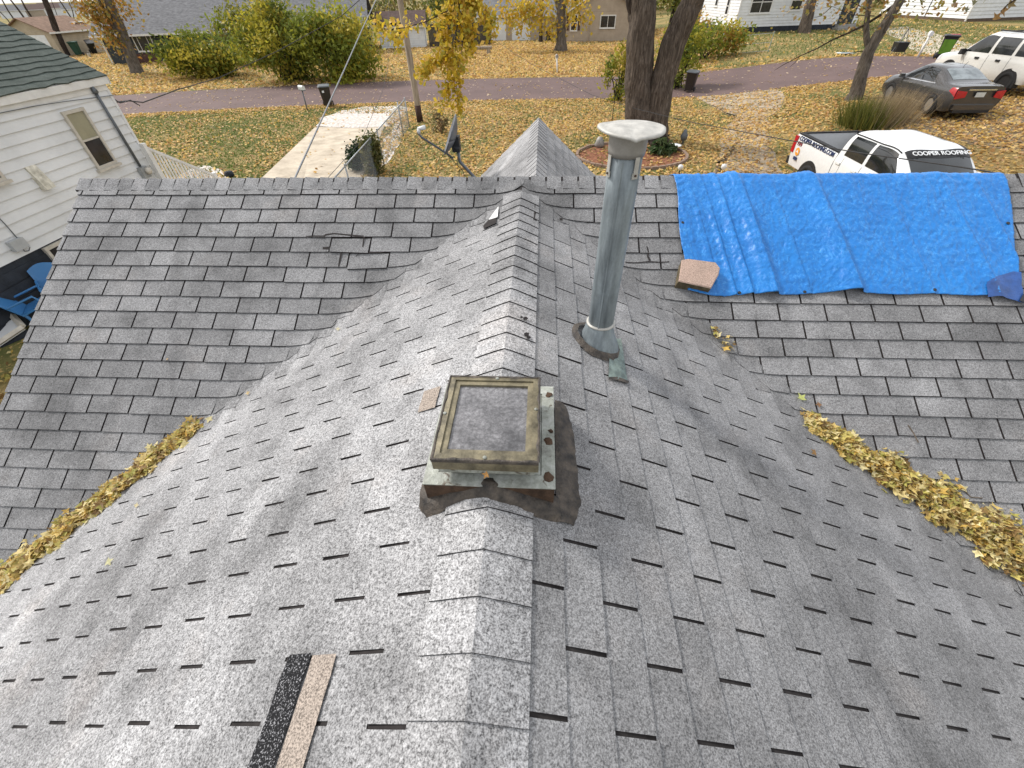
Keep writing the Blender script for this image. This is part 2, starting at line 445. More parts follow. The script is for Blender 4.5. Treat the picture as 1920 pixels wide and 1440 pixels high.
while y > 3.75:
    m2 = MB(); w = 0.13; P = []
    for yy, l in ((y, 0.006), (y - w, 0.010)):
        P.append([Vector((GX + d, yy, GZ - GP*abs(d)*0.97 + l)) for d in (-0.10, -0.04, 0, 0.04, 0.10)])
    P.append([p - Vector((0, 0, 0.006)) for p in P[1]]); m2.grid(P[:2]); m2.grid(P[1:], 1)
    m2.build('ridge_cap', [M_SHG, M_EDGE], gable, attrs={'tint': [random.gauss(1.30, 0.05)]*len(m2.v)}); y -= w
M_WALLH = mat('house_wall', (0.55, 0.54, 0.50), 0.7, 0.1, 3)
b = MB(); gz = -0.4
b.prism([(-1.35, GY - 0.15, gz), (1.28, GY - 0.15, gz), (1.28, GY - 0.15, 2.6), (GX, GY - 0.15, GZ - 0.08), (-1.35, GY - 0.15, 2.6)], (0, -2.2, 0))
b.box((0.75, 3.6, 0.9), (8.6, 4.9, 2.6)); b.prism([(-3.75, 1.2, 2.2), (-3.75, 6.0, 2.2), (-3.75, MY, MZ - 0.12)], (0.1, 0, 0)); b.box((-0.1, -1.0, 0.85), (6.4, 7.0, 2.3))
b.build('wall', M_WALLH, house)
M_FASCIA = mat('fascia_paint', (0.62, 0.61, 0.58), 0.6, 0.15, 8)
b = MB()
for s, ya in ((-1, Y0 + 2.2), (1, 6.4)):
    z0 = MZ - PM*abs(MY - ya); b.prism([(X0 + 0.01, MY, MZ - 0.01), (X0 + 0.01, ya, z0 - 0.01), (X0 + 0.01, ya, z0 - 0.14), (X0 + 0.01, MY, MZ - 0.14)], (0.025, 0, 0))
b.build('rake_board', M_FASCIA, house)

# ---- tears, cracks and exposed strips in the shingles
def roof_poly(pix, lift=0.013, th=0.003):
    P = [on_roof(u, v) + Vector((0, 0, lift)) for u, v in pix]; mb = MB(); n = len(P)
    c = sum(P, Vector())/n
    mb.add(P + [c] + [p - Vector((0, 0, th)) for p in P], [(i, (i+1) % n, n) for i in range(n)] + [(i, n+1+i, n+1+(i+1) % n, (i+1) % n) for i in range(n)]); return mb
def roof_strip(line, name, mt, parent, lift=0.014):
    """line: (u, v, halfwidth_px) -> thin draped ribbon"""
    mb = MB(); P = [[], []]
    for i, (u, v, w) in enumerate(line):
        a = line[max(i-1, 0)]; c = line[min(i+1, len(line)-1)]; du, dv = c[0]-a[0], c[1]-a[1]; L = math.hypot(du, dv) or 1
        nx, ny = -dv/L*w, du/L*w
        for k, s in ((0, 1), (1, -1)): P[k].append(on_roof(u + nx*s, v + ny*s) + Vector((0, 0, lift)))
    mb.grid(P); o = mb.build(name, mt, parent); return o
for ln in ([(575, 459, 1.2), (590, 458.5, 1.8), (608, 459.5, 2.6), (612, 456, 2.0), (628, 453.5, 1.4), (650, 456, 1.6), (683, 459, 1.8)],
           [(606, 481, 2.4), (616, 481, 3.2), (625, 481, 2.2), (645, 485, 2.0), (662, 486, 2.4), (682, 488, 2.2), (705, 489, 1.2), (718, 489, 1.0)],
           [(641, 489, 1.8), (638, 505, 2.0), (636, 516, 1.6)], [(684, 459, 1.4), (682, 472, 1.4), (680, 487, 1.2)],
           [(668, 497, 0.7), (674, 491, 0.9), (676, 488, 0.6)], [(1172, 495, 1.0), (1190, 496, 1.0), (1215, 494, 1.3), (1240, 495, 1.0), (1254, 494, 1.0)],
           [(1212, 465, 1.0), (1215, 475, 1.6), (1214, 484, 2.0), (1218, 492, 2.2)]):
    roof_strip([(u, v - 12.5 if u < 800 else v, w*0.85) for u, v, w in ln], 'shingle_tear', M_EDGE, roof, 0.0145)
M_BARE = mat('bare_underlayment', (0.72, 0.72, 0.70), 0.7, 0.08, 20)
o = roof_poly([(935, 392), (933, 412), (917, 417), (926, 404)], 0.022).build('bare_patch', M_BARE, roof); o['label'] = 'bare white patch where a shingle has torn away'
roof_poly([(930, 413), (931, 422), (908, 433), (906, 428), (916, 417)], 0.019).build('shingle_tear', M_EDGE, roof)
def speck(name, base, dotc, lo, hi, scale=190):
    t = NT(name); n = t.noise(scale, 2, 0.7); t.color(t.ramp(n, [(lo, base), (hi, dotc)])); t.set(0.95, 0, 0.2); t.bump(n, 0.4, 0.004); return t.m
M_BLK = speck('black_mat', (0.012, 0.012, 0.013), (0.30, 0.30, 0.31), 0.55, 0.66)
M_TAN = speck('tan_mat', (0.11, 0.092, 0.078), (0.42, 0.355, 0.30), 0.34, 0.62)
def xy_patch(d0, d1, y0, y1, name, mt, label, lift=0.0135):
    mb = MB(); P = [[], []]; P = []
    for i in range(7):
        y = y0 + (y1 - y0)*i/6; w = 0.004*random.uniform(-1, 1)
        P.append([Vector((SX - d, y, roof_z(SX - d, y) + lift)) for d in (d0 + w, (d0 + d1)/2, d1 + w)])
    mb.grid(P); o = mb.build(name, mt, roof); o['label'] = label
xy_patch(0.520, 0.606, 0.008, 0.313, 'exposed_mat', M_BLK, 'black strip of exposed asphalt on a gable shingle')
xy_patch(0.425, 0.512, 0.000, 0.306, 'exposed_mat', M_TAN, 'tan strip of bare shingle mat')
xy_patch(0.300, 0.385, 1.24, 1.375, 'exposed_mat', M_TAN, 'small tan worn patch of shingle by the skylight')
for (u, v, r) in ((985, 604, 4), (987, 634, 5), (978, 602, 2), (1052, 417, 3), (991, 640, 3)):
    roof_poly([(u + r*1.3*math.cos(t)*random.uniform(.6, 1.2), v + r*.8*math.sin(t)*random.uniform(.6, 1.2)) for t in [k*0.785 for k in range(8)]], 0.026).build('shingle_hole', M_EDGE, roof)
# ================================================================ things on the roof
# ---- skylight
M_BRONZE = mat('bronze_frame', (0.115, 0.098, 0.058), 0.55, 0.4, 18, 0.2, 0.5, 0.25, 60, c2=(0.175, 0.150, 0.092))
t = NT('weathered_flashing'); n1 = t.noise(14, 4, 0.7); n2 = t.noise(38, 4, 0.75); n3 = t.noise(22, 3, 0.6, dist=1.0)
c = t.ramp(n1, [(0.3, (0.19, 0.19, 0.165)), (0.5, (0.33, 0.345, 0.30)), (0.7, (0.48, 0.485, 0.455))]); c = t.mix(t.ramp(n3, [(0.60, 0.0), (0.70, 0.9)]), c, (0.075, 0.05, 0.03))
t.color(t.mix(1.0, c, t.ramp(n2, [(0.3, 0.7), (0.7, 1.1)]), 'MULTIPLY')); t.set(0.55, 0.15, 0.45); t.bump(n2, 0.3, 0.01); M_LEAD = t.m
M_RUST = mat('rusty_flashing', (0.075, 0.045, 0.028), 0.85, 0.45, 25, 0.1, 0.3, 0.4, 60)
M_TAR = mat('roofing_tar', (0.034, 0.029, 0.025), 0.62, 0.45, 22, 0, 0.45, 0.9, 45, c2=(0.075, 0.060, 0.046))
t = NT('skylight_glass')
n = t.noise(70, 4, 0.75); n2 = t.noise(9, 3)
c = t.mix(t.ramp(n, [(0.42, 0.0), (0.75, 0.9)]), (0.10, 0.096, 0.098), (0.30, 0.295, 0.30))
c = t.mix(1.0, c, t.ramp(n2, [(0.3, 0.40), (0.62, 1.1)]), 'MULTIPLY')
t.color(c); t.set(0.22, 0, 0.6, 0.4); M_SGL = t.m
SK = thing('skylight', 'square bronze-framed skylight with dirty glass straddling the gable ridge', 'skylight', (-0.15, 0.97, 3.7))
ang = Matrix.Rotation(math.radians(-2), 3, 'Z')
sz = 3.925; xl, xr, yf, yb = -0.326, 0.016, 0.768, 1.158
def ring(mb, x0, x1, y0, y1, w, z0, z1, mi=0):
    for (a, b_, c_, d_) in ((x0, x1, y0, y0 + w), (x0, x1, y1 - w, y1)): mb.box(((a+b_)/2, (c_+d_)/2, (z0+z1)/2), (b_-a, d_-c_, z1-z0), None, mi)
    for (a, b_, c_, d_) in ((x0, x0 + w, y0 + w, y1 - w), (x1 - w, x1, y0 + w, y1 - w)): mb.box(((a+b_)/2, (c_+d_)/2, (z0+z1)/2), (b_-a, d_-c_, z1-z0), None, mi)
def mitre(mb, x0, x1, y0, y1, w, zo, zi, base):
    """four mitred frame bars: outer edge at zo, inner edge at zi, skirts down to base"""
    O = [(x0, y0), (x1, y0), (x1, y1), (x0, y1)]; I = [(x0+w, y0+w), (x1-w, y0+w), (x1-w, y1-w), (x0+w, y1-w)]
    M = [((o[0]*0.45 + i[0]*0.55), (o[1]*0.45 + i[1]*0.55)) for o, i in zip(O, I)]
    for k in range(4):
        l = (k+1) % 4
        mb.quad((*O[k], zo), (*O[l], zo), (*M[l], zo+0.004), (*M[k], zo+0.004)); mb.quad((*M[k], zo-0.002), (*M[l], zo-0.002), (*I[l], zi), (*I[k], zi))
        mb.quad((*M[k], zo+0.004), (*M[l], zo+0.004), (*M[l], zo-0.002), (*M[k], zo-0.002))
        mb.quad((*O[k], base), (*O[l], base), (*O[l], zo), (*O[k], zo)); mb.quad((*I[k], zi), (*I[l], zi), (*I[l], base), (*I[k], base))
b = MB(); mitre(b, xl, xr, yf, yb, 0.044, sz, sz - 0.002, sz - 0.052); fr = b.build('frame', M_BRONZE, SK)
b = MB(); b.box(((xl+xr)/2, (yf+yb)/2, sz - 0.014), (xr-xl-0.08, yb-yf-0.08, 0.006)); b.build('glass_pane', M_SGL, SK)
for (x, y) in ((xl+.012, (yf+yb)/2), (xr-.012, (yf+yb)/2+.03), ((xl+xr)/2, yf+.012), ((xl+xr)/2+.01, yb-.012)):
    q = MB(); q.lathe([(0.0065, 0), (0.0065, 0.004), (0.003, 0.0065), (0, 0.0065)], (x, y, sz + 0.001), 10); q.build('screw', M_LEAD, fr)
# dark sealant smeared along the frame's outer edge: one ragged bead per side
for (xa, ya), (xb, yb_) in (((xl, yf), (xr, yf)), ((xr, yf), (xr, yb)), ((xr, yb), (xl, yb)), ((xl, yb), (xl, yf))):
    b = MB(); P = []; dx, dy = xb - xa, yb_ - ya; Ln = math.hypot(dx, dy); nx_, ny_ = -dy/Ln, dx/Ln
    for i in range(41):
        q = i/40; w_ = 0.004 + 0.009*max(0, noise.noise(Vector((q*9, xa*7, ya*5))) + 0.25); x, y = xa + dx*q, ya + dy*q
        P.append([Vector((x - nx_*0.003, y - ny_*0.003, sz - 0.010)), Vector((x - nx_*0.003, y - ny_*0.003, sz + 0.002)), Vector((x + nx_*w_*0.6, y + ny_*w_*0.6, sz + 0.0045)), Vector((x + nx_*w_, y + ny_*w_, sz + 0.001))])
    b.grid(P); b.build('sealant_bead', M_TAR, fr, True)
b = MB(); ring(b, xl+.012, xr-.012, yf+.012, yb-.012, 0.02, sz-0.085, sz-0.05); b.build('curb', M_LEAD, SK)
cx0, cx1, cy0, cy1, cz = -0.372, 0.074, 0.785, 1.24, 3.802
b = MB(); mitre(b, cx0, cx1, cy0 - 0.03, cy1, 0.085, cz, cz + 0.022, cz - 0.004); fl = b.build('flashing', M_LEAD, SK)
b = MB()
for (xa, ya), (xb, yb_) in (((cx0, cy0-.03), (cx1, cy0-.03)), ((cx1, cy0-.03), (cx1, cy1)), ((cx1, cy1), (cx0, cy1)), ((cx0, cy1), (cx0, cy0-.03))):
    for i in range(6):
        p = [(xa+(xb-xa)*q, ya+(yb_-ya)*q) for q in (i/6, (i+1)/6)]
        i0, i1 = [(x*0.985-0.002, y*0.995+0.005) for x, y in p]
        b.quad((*i0, min(cz, roof_z(*i0)-0.02)), (*i1, min(cz, roof_z(*i1)-0.02)), (*i1, cz-0.003), (*i0, cz-0.003))
b.build('curb_side', M_RUST, SK)
for (x, y, r) in ((0.052, 0.95, 0.014), (0.048, 0.80, 0.016), (0.056, 1.19, 0.013), (0.060, 1.0, 0.008)):
    q = MB(); q.lathe([(r*1.1, 0), (r*0.8, 0.003), (0, 0.004)], (x, y, cz + 0.003), 9, wob=lambda t, r, z: random.uniform(0.6, 1.4)); q.build('rust_patch', M_RUST, fl)

# ---- tar around the skylight
def z7(p): return 720 + p[0]/4, 660 + p[1]/4
def tar_band(inner, outer, name, label, lift=0.02):
    n = 26; rows = []
    def samp(L, t):
        t *= len(L) - 1; i = min(int(t), len(L) - 2); f = t - i; return L[i][0]*(1-f)+L[i+1][0]*f, L[i][1]*(1-f)+L[i+1][1]*f
    for i in range(n + 1):
        a, c = samp(inner, i/n), samp(outer, i/n); row = []
        for j in range(7):
            q = j/6; u = a[0]*(1-q)+c[0]*q; v = a[1]*(1-q)+c[1]*q
            if j == 6: u += random.uniform(-7, 7); v += random.uniform(-7, 7)
            p = on_roof(*z7((u, v))); hh = lift*(0.35 + 0.65*math.sin(math.pi*min(0.98, 0.25+q*0.75))) if j < 6 else 0.008
            row.append(p + Vector((0, 0, hh + random.uniform(-.003, .003))))
        rows.append(row)
    mb = MB(); mb.grid(rows); o = mb.build(name, M_TAR, None, True); tag(o, label, 'tar', 'roofing tar round the skylight'); return o
tar_band([(300, 1030), (380, 1085), (500, 1030), (620, 985), (760, 985), (900, 1000), (1040, 1050), (1150, 1090), (1300, 1120)],
         [(270, 1180), (330, 1250), (480, 1185), (600, 1135), (760, 1112), (880, 1150), (1010, 1190), (1120, 1240), (1330, 1295)],
         'roofing_tar', 'arched band of black roofing tar over the ridge below the skylight', 0.045)
tar_band([(1280, 380), (1280, 560), (1285, 760), (1285, 960), (1290, 1120), (1300, 1292)],
         [(1370, 420), (1410, 560), (1440, 760), (1460, 960), (1478, 1150), (1420, 1308)],
         'roofing_tar', 'brown-black tar strip down the slope beside the skylight', 0.022)

# ---- vent pipe
M_GALV = mat('galvanised_steel', (0.18, 0.21, 0.225), 0.6, 0.2, 9, 0.3, 0.4, 0.1, 40, c2=(0.25, 0.285, 0.30), stretch=(3, 3, 0.5))
M_CAPM = mat('pale_cap_metal', (0.46, 0.445, 0.405), 0.55, 0.22, 18, 0.2, 0.5, 0.2, 40)
M_COLL = mat('dull_collar_metal', (0.30, 0.285, 0.26), 0.6, 0.15, 14, 0.3, 0.4, 0.1, 40)
pb = on_roof(1127, 652); PX_, PY_ = 0.338, 1.842
VP = thing('vent_pipe', 'tall galvanised vent pipe with a bent pale rain cap', 'vent pipe', (PX_, PY_, roof_z(PX_, PY_)))
zb = roof_z(PX_, PY_)
b = MB(); b.lathe([(0.0655, zb - 0.05), (0.0655, 3.9), (0.0662, 3.905), (0.0655, 3.91), (0.066, 4.3), (0.066, 4.545)], (PX_, PY_, 0), 32); pp = b.build('pipe', M_GALV, VP, True)
b = MB(); b.box((PX_ - 0.02, PY_ - 0.0665, (zb + 4.5)/2), (0.006, 0.004, 4.5 - zb)); b.build('seam', M_GALV, pp)
b = MB(); b.lathe([(0.069, 3.705), (0.072, 3.70), (0.0755, 3.67), (0.088, 3.63), (0.106, 3.585), (0.122, 3.54), (0.130, 3.47)], (PX_ - 0.004, PY_, 0), 32); b.build('cone_flashing', M_GALV, VP, True)
b = MB(); b.lathe([(0.0705, 3.712), (0.076, 3.709), (0.076, 3.702), (0.071, 3.699)], (PX_, PY_, 0), 28); b.build('sealant_ring', M_CAPM, VP, True)
b = MB(); rows = []
for i in range(25):
    t = 2*math.pi*i/24; row = []
    for j in range(4):
        r = 0.108 + 0.012*j + random.uniform(-.004, .004); x = PX_ - 0.006 + r*math.cos(t); y = PY_ - 0.004 + r*math.sin(t)
        row.append(Vector((x, y, roof_z(x, y) + (0.035, 0.03, 0.02, 0.012)[j])))
    rows.append(row)
rows[-1] = rows[0]; b.grid(rows); b.build('tar_ring', M_TAR, VP, True)
def zf(p): return 780 + p[0]/3.131, 300 + p[1]/3.131
b = MB(); q = [zf(p) for p in ((1138, 1050), (1200, 1065), (1242, 1320), (1128, 1290))]
P = [[on_roof(q[0][0]*(1-s)*(1-r)+q[1][0]*s*(1-r)+q[2][0]*s*r+q[3][0]*(1-s)*r, q[0][1]*(1-s)*(1-r)+q[1][1]*s*(1-r)+q[2][1]*s*r+q[3][1]*(1-s)*r) + Vector((0, 0, 0.018 + 0.006*math.sin(s*7+r*5))) for s in (0, .25, .5, .75, 1)] for r in (0, .2, .4, .6, .8, 1)]
b.grid(P); b.build('flange', mat('mossy_galvanised', (0.20, 0.25, 0.22), 0.5, 0.4, 20, 0.4, 0.5, 0.3, 40), VP, True)
o = roof_strip([zf((1128, 1300)) + (2.5,), zf((1180, 1300)) + (3,), zf((1245, 1322)) + (2.5,)], 'tar_edge', M_TAR, VP, 0.022)
b = MB(); b.lathe([(0.0675, 4.512), (0.0705, 4.510), (0.0735, 4.53), (0.0745, 4.585), (0.073, 4.60)], (PX_, PY_, 0), 32); b.build('collar', M_COLL, VP, True)
def capwob(t, r, z): return 1 + 0.018*math.sin(3*t + 0.6) + (0.008*math.sin(7*t) if r > 0.1 else 0)
b = MB(); n = 40; prof = [(0.0, 4.612), (0.045, 4.612), (0.085, 4.607), (0.105, 4.602), (0.118, 4.606), (0.128, 4.603), (0.130, 4.596), (0.127, 4.594), (0.08, 4.598)]; P = []
for r, z in prof:
    row = []
    for j in range(n + 1):
        t = 2*math.pi*j/n; q = capwob(t, r, z); dent = -0.010*math.exp(-((t - 4.70)/0.10)**2)*(r/0.13)**2 - 0.004*math.exp(-((t-2.2)/0.3)**2)*(r/.13)
        tilt = 0.03*r*math.cos(t - 2.6); ridge_ = 0.0025*math.sin(2*t + 1)*(r/0.13)
        row.append(Vector((PX_ + 0.005 + r*q*math.cos(t), PY_ + r*q*math.sin(t), z + dent + tilt + ridge_)))
    P.append(row)
b.grid(P, flip=True); b.build('rain_cap', M_CAPM, VP, True)
for ta in (-1.05, -2.75, 1.0):
    dx, dy = math.cos(ta), math.sin(ta); rot = Matrix.Rotation(ta, 3, 'Z')
    b = MB(); b.box((PX_ + dx*0.0725, PY_ + dy*0.0725, 4.485), (0.003, 0.02, 0.062), rot); b.box((PX_ + dx*0.071, PY_ + dy*0.071, 4.448), (0.004, 0.026, 0.022), rot); b.build('cap_strap', M_CAPM, VP)
    b = MB(); b.lathe([(0.005, 0), (0.004, 0.004), (0, 0.004)], (PX_ + dx*0.074, PY_ + dy*0.074, 4.45), 8, rot=Matrix.Rotation(ta, 3, 'Z') @ Matrix.Rotation(math.pi/2, 3, 'Y')); b.build('strap_bolt', M_RUST, VP)

# ---- blue tarp over the main ridge
t = NT('blue_tarp'); n1 = t.noise(3.0, 4); n2 = t.noise(34, 5, 0.65, dist=0.7)
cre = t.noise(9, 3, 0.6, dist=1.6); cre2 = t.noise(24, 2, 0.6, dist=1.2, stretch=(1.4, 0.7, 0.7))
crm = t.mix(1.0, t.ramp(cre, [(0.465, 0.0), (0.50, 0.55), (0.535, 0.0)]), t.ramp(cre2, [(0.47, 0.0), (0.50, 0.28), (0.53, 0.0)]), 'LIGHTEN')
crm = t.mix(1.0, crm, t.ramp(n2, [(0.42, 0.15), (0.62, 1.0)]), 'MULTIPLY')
t.color(t.mix(crm, t.ramp(n1, [(0.3, (0.002, 0.128, 0.42)), (0.7, (0.004, 0.168, 0.51))]), (0.09, 0.37, 0.76)))  # pale crease lines: stress whitening, plus light on the crests put into the colour
t.set(0.40, 0, 0.5); vor = t.n.new('ShaderNodeTexVoronoi'); vor.feature = 'DISTANCE_TO_EDGE'; vor.inputs['Scale'].default_value = 26
nz = t.n.new('ShaderNodeTexNoise'); nz.inputs['Scale'].default_value = 9; mp_ = t.n.new('ShaderNodeMix'); mp_.data_type = 'RGBA'; mp_.inputs[0].default_value = 0.12
t.link(t.tc.outputs['Object'], mp_.inputs[6]); t.link(nz.outputs['Color'], mp_.inputs[7]); t.link(mp_.outputs[2], vor.inputs['Vector'])
b1 = t.bump(t.noise(30, 4, 0.6, dist=0.9), 0.5, 0.008)
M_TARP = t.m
TP = thing('blue_tarp', 'crinkled bright blue tarp draped over the main ridge', 'tarp', (2.25, 3.2, 3.6))
nu, nv = 330, 150; P = []
def tarp_uv(q, r):
    """q 0..1 across, r -0.3..1 down the near slope (r<0: over the ridge)"""
    xl_ = 1.055 + 0.03*max(r, 0) + 0.01*math.sin(r*9); xr_ = 3.515 + 0.015*math.sin(r*6) - 0.15*max(r, 0)
    x = xl_ + (xr_ - xl_)*q
    dn = 0.895 + 0.010*math.sin(q*9 + 0.5) + 0.008*math.sin(q*23) + (0.06 if q > 0.93 else 0)*((q-0.93)/0.07) - 0.03*q
    if q < 0.10: dn -= 0.03*(1 - q/0.10)
    y = MY - r*dn if r >= 0 else MY - r*0.9
    base = MZ - PM*abs(MY - y) + (sag(x, y) if y <= MY else 0); nrm = Vector((0, -PM if y < MY else PM, 1)).normalized()
    ph = x + 0.10*max(r, 0)*0 - 0.16*max(r, 0)
    h = 0.022 + 0.004*math.sin(ph*9)
    for xc, wd, am in ((1.16, .03, .012), (1.26, .03, .016), (1.37, .04, .022), (1.53, .09, .044), (1.78, .05, .010), (2.10, .11, .056), (2.62, .06, .008), (3.05, .05, .012), (3.28, .05, .020)):
        xx = xc + 0.17*max(r, 0); d = (x - xx)/wd
        h += am*(math.exp(-d*d) if d < 0 else math.exp(-(d*4.0)**2))*(0.25 + 0.75*min(1, max(r, 0)*1.6 + .15))
    def rg(a, b_, c_): return 1 - abs(noise.noise(Vector((a, b_, c_))))*2.2
    wx = x + 0.05*noise.noise(Vector((x*4, y*4, 8)))
    h += 0.004*noise.noise(Vector((x*6, y*5, 2))) + 0.0026*rg(wx*9, y*11, 5) + 0.0040*rg(wx*20, y*17, 7) + 0.0032*rg(wx*42, y*36, 9)
    if x < 1.7: h += 0.004*rg((x - 0.18*max(r, 0))*22, y*1.2, 4)
    if r > 0.9: h -= 0.004*(r-0.9)/0.1
    if abs(y - MY) < 0.06: base -= 0.5*PM*(0.06 - abs(y-MY))*0.5
    return Vector((x, y, base)) + nrm*max(0.013, h)
for i in range(nv + 1):
    r = -0.28 + 1.28*i/nv; P.append([tarp_uv(j/nu, r) for j in range(nu + 1)])
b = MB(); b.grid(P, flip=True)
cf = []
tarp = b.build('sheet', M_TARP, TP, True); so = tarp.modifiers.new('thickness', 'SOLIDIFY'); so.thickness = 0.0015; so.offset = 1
M_GROM = mat('black_grommet', (0.02, 0.02, 0.022), 0.4, 0.2, 30)
for q, r in ((0.012, 0.44), (0.16, 0.985), (0.75, 0.975), (0.985, 0.42), (0.36, 0.985)):
    p = tarp_uv(q, r); b = MB(); b.lathe([(0.006, 0.004), (0.009, 0.006), (0.012, 0.003), (0.012, 0)], p, 14, rot=Matrix.Rotation(math.atan(PM), 3, 'X')); b.build('grommet', M_GROM, TP, True)
M_PATCH = mat('reinforced_corner', (0.02, 0.075, 0.26), 0.4, 0.25, 14, 0, 0.5, 0.3, 40)
b = MB(); P = []
for i in range(11):
    r = 0.80 + 0.215*i/10; q0 = 0.985 - 0.085*min(1, (r-0.80)/0.11); P.append([tarp_uv(q0 + (1.002-q0)*j/8, r) + Vector((0, -0.003, 0.005)) for j in range(9)])
b.grid(P, flip=True); b.build('corner_patch', M_PATCH, TP, True)
b = MB(); p0, p1, p2 = tarp_uv(0.985, 1.015), tarp_uv(1.006, 1.02), tarp_uv(1.004, 0.94); b.prism([p0 + Vector((0, -.004, .008)), p1 + Vector((0, -.004, .008)), p2 + Vector((0, -.004, .008))], (0, 0, 0.003)); b.build('corner_tip', M_GROM, TP)

# ---- stone block holding the tarp
t = NT('split_stone'); n = t.noise(160, 3, 0.7); big = t.noise(7, 3); geo_ = t.n.new('ShaderNodeNewGeometry'); 
top = t.mix(t.ramp(big, [(0.35, 0.0), (0.65, 1.0)]), (0.50, 0.36, 0.29), (0.42, 0.31, 0.25))
t.color(t.mix(1.0, top, t.ramp(n, [(0.35, 0.55), (0.62, 1.15)]), 'MULTIPLY')); t.set(0.95, 0, 0.2); t.bump(n, 0.6, 0.006); M_STONE = t.m
M_STSIDE = mat('dirty_stone_side', (0.13, 0.105, 0.065), 0.95, 0.4, 20, 0, 0.2, 0.7, 60)
pts = [on_roof(*p) for p in ((1262, 497), (1268, 541), (1333, 550), (1351, 516))]
b = MB(); z_ = 0.085; top = []
outl = [(1266, 497), (1268, 541), (1300, 546), (1334, 551), (1347, 527), (1351, 512), (1340, 497), (1305, 489), (1283, 486)]
up = Vector((0, -PM*0.55, 1)).normalized()
bot = [on_roof(*p) - up*0.01 for p in outl]
# the block's outline is its top face; move it back along the rays so that the raised top matches
top = []
for (u, v) in [(1278, 488), (1272, 528), (1300, 534), (1333, 541), (1347, 516), (1350, 503), (1342, 493), (1305, 488), (1290, 486)]:
    top.append(on_roof(u, v, 0.092))
b = MB(); k = len(top); ctr = sum(top, Vector())/k
ins = [ctr + (p - ctr)*0.96 + Vector((0, 0, 0.006)) for p in top]; foot = [p + Vector((0.006*random.uniform(-1, 1), 0.012, 0)) - up*0.088 for p in top]
b.add(ins + [ctr + Vector((0, 0, 0.008))], [(i, (i+1) % k, k) for i in range(k)], 0)
b.add(ins + top, [(i, k+i, k+(i+1) % k, (i+1) % k) for i in range(k)], 0)
b.add(top + foot, [(i, k+i, k+(i+1) % k, (i+1) % k) for i in range(k)], 1)
tag(b.build('stone_block', [M_STONE, M_STSIDE]), 'pinkish tan stone block weighing down the blue tarp corner', 'stone')

# ---- leaves: drifts in the two valleys and single leaves
DRY = [(0.66, 0.50, 0.18), (0.74, 0.60, 0.27), (0.52, 0.38, 0.11), (0.36, 0.24, 0.08), (0.60, 0.51, 0.16), (0.80, 0.70, 0.38), (0.46, 0.42, 0.11), (0.66, 0.44, 0.11), (0.26, 0.16, 0.06), (0.78, 0.66, 0.32)]
def maple(p, s, nrm, spin, curl=0.25):
    """a five-lobed leaf as one fan of triangles"""
    nrm = nrm.normalized(); a = nrm.orthogonal().normalized(); a = Matrix.Rotation(spin, 3, nrm) @ a; b_ = nrm.cross(a); pts = []
    for k in range(10):
        t = -math.pi/2 + math.pi*2*k/10; r = (1.0, 0.42)[k % 2]
        if k == 0: r = 0.35
        if k in (2, 8): r = 0.75
        x, y = r*math.cos(t), r*math.sin(t)
        pts.append(p + a*x*s + b_*y*s + nrm*s*curl*(x*x - 0.2*y + random.uniform(-.15, .15)))
    return pts
def drift(name, label, line, n, w0, w1):
    tri = []; cols = []
    pts = [(on_roof(u, v), u) for u, v in line]
    for _ in range(n):
        t = random.random()**0.85; t = t*(len(pts)-1); i = min(int(t), len(pts)-2); f = t - i
        c = pts[i][0].lerp(pts[i+1][0], f); g = t/(len(pts)-1); w = (w0 + (w1 - w0)*g)*(0.8+0.3*math.sin(t*5))
        ax = (pts[i+1][0] - pts[i][0]); ax.z = 0; ax.normalize(); sd_ = Vector((-ax.y, ax.x, 0)); q = random.gauss(0, 0.52); q = q if random.random() < 0.06 else max(-1, min(1, q)); q *= 1 + 0.35*noise.noise(Vector((t*2.2, 3.0*(q > 0), 1.5)))
        x, y = c.x + sd_.x*q*w + random.gauss(0, .02), c.y + sd_.y*q*w + random.gauss(0, .02)
        hz = (0.010 + 0.045*(1 - min(1, abs(q))))*(0.25 + 0.75*min(1, g*4))*random.random() + 0.012
        p = Vector((x, y, roof_z(x, y) + hz)); nr = Vector((random.gauss(0, .45), random.gauss(0, .45), 1))
        s = random.choice((0.012, 0.018, 0.024, 0.028, 0.034, 0.042))*random.uniform(.8, 1.2); L = maple(p, s, nr, random.uniform(0, 6.3), random.uniform(-.5, .6))
        col = np.array(random.choice(DRY))*random.uniform(0.7, 1.25)
        for k in range(10): tri += [p, L[k], L[(k+1) % 10]]; cols.append(col)
    o = np_mesh(name, np.array([tuple(v) for v in tri]), 3, LEAF, np.array(cols)); tag(o, label, 'leaves', kind='stuff'); return o
drift('leaf_drift', 'long drift of yellow-brown maple leaves in the valley towards the white neighbour house', [(372, 800), (320, 838), (255, 895), (190, 945), (120, 1000), (60, 1050), (-20, 1110), (-90, 1170)], 3600, 0.06, 0.14)
drift('leaf_drift', 'wide drift of yellow-brown maple leaves in the valley on the blue tarp side', [(1512, 788), (1560, 818), (1610, 858), (1680, 900), (1760, 945), (1840, 1000), (1930, 1060), (1990, 1110)], 4200, 0.055, 0.17)
drift('leaf_litter', 'small patch of brown leaf crumbs caught high in the valley near the stone block', [(1335, 622), (1350, 640), (1372, 658)], 22, 0.02, 0.03)
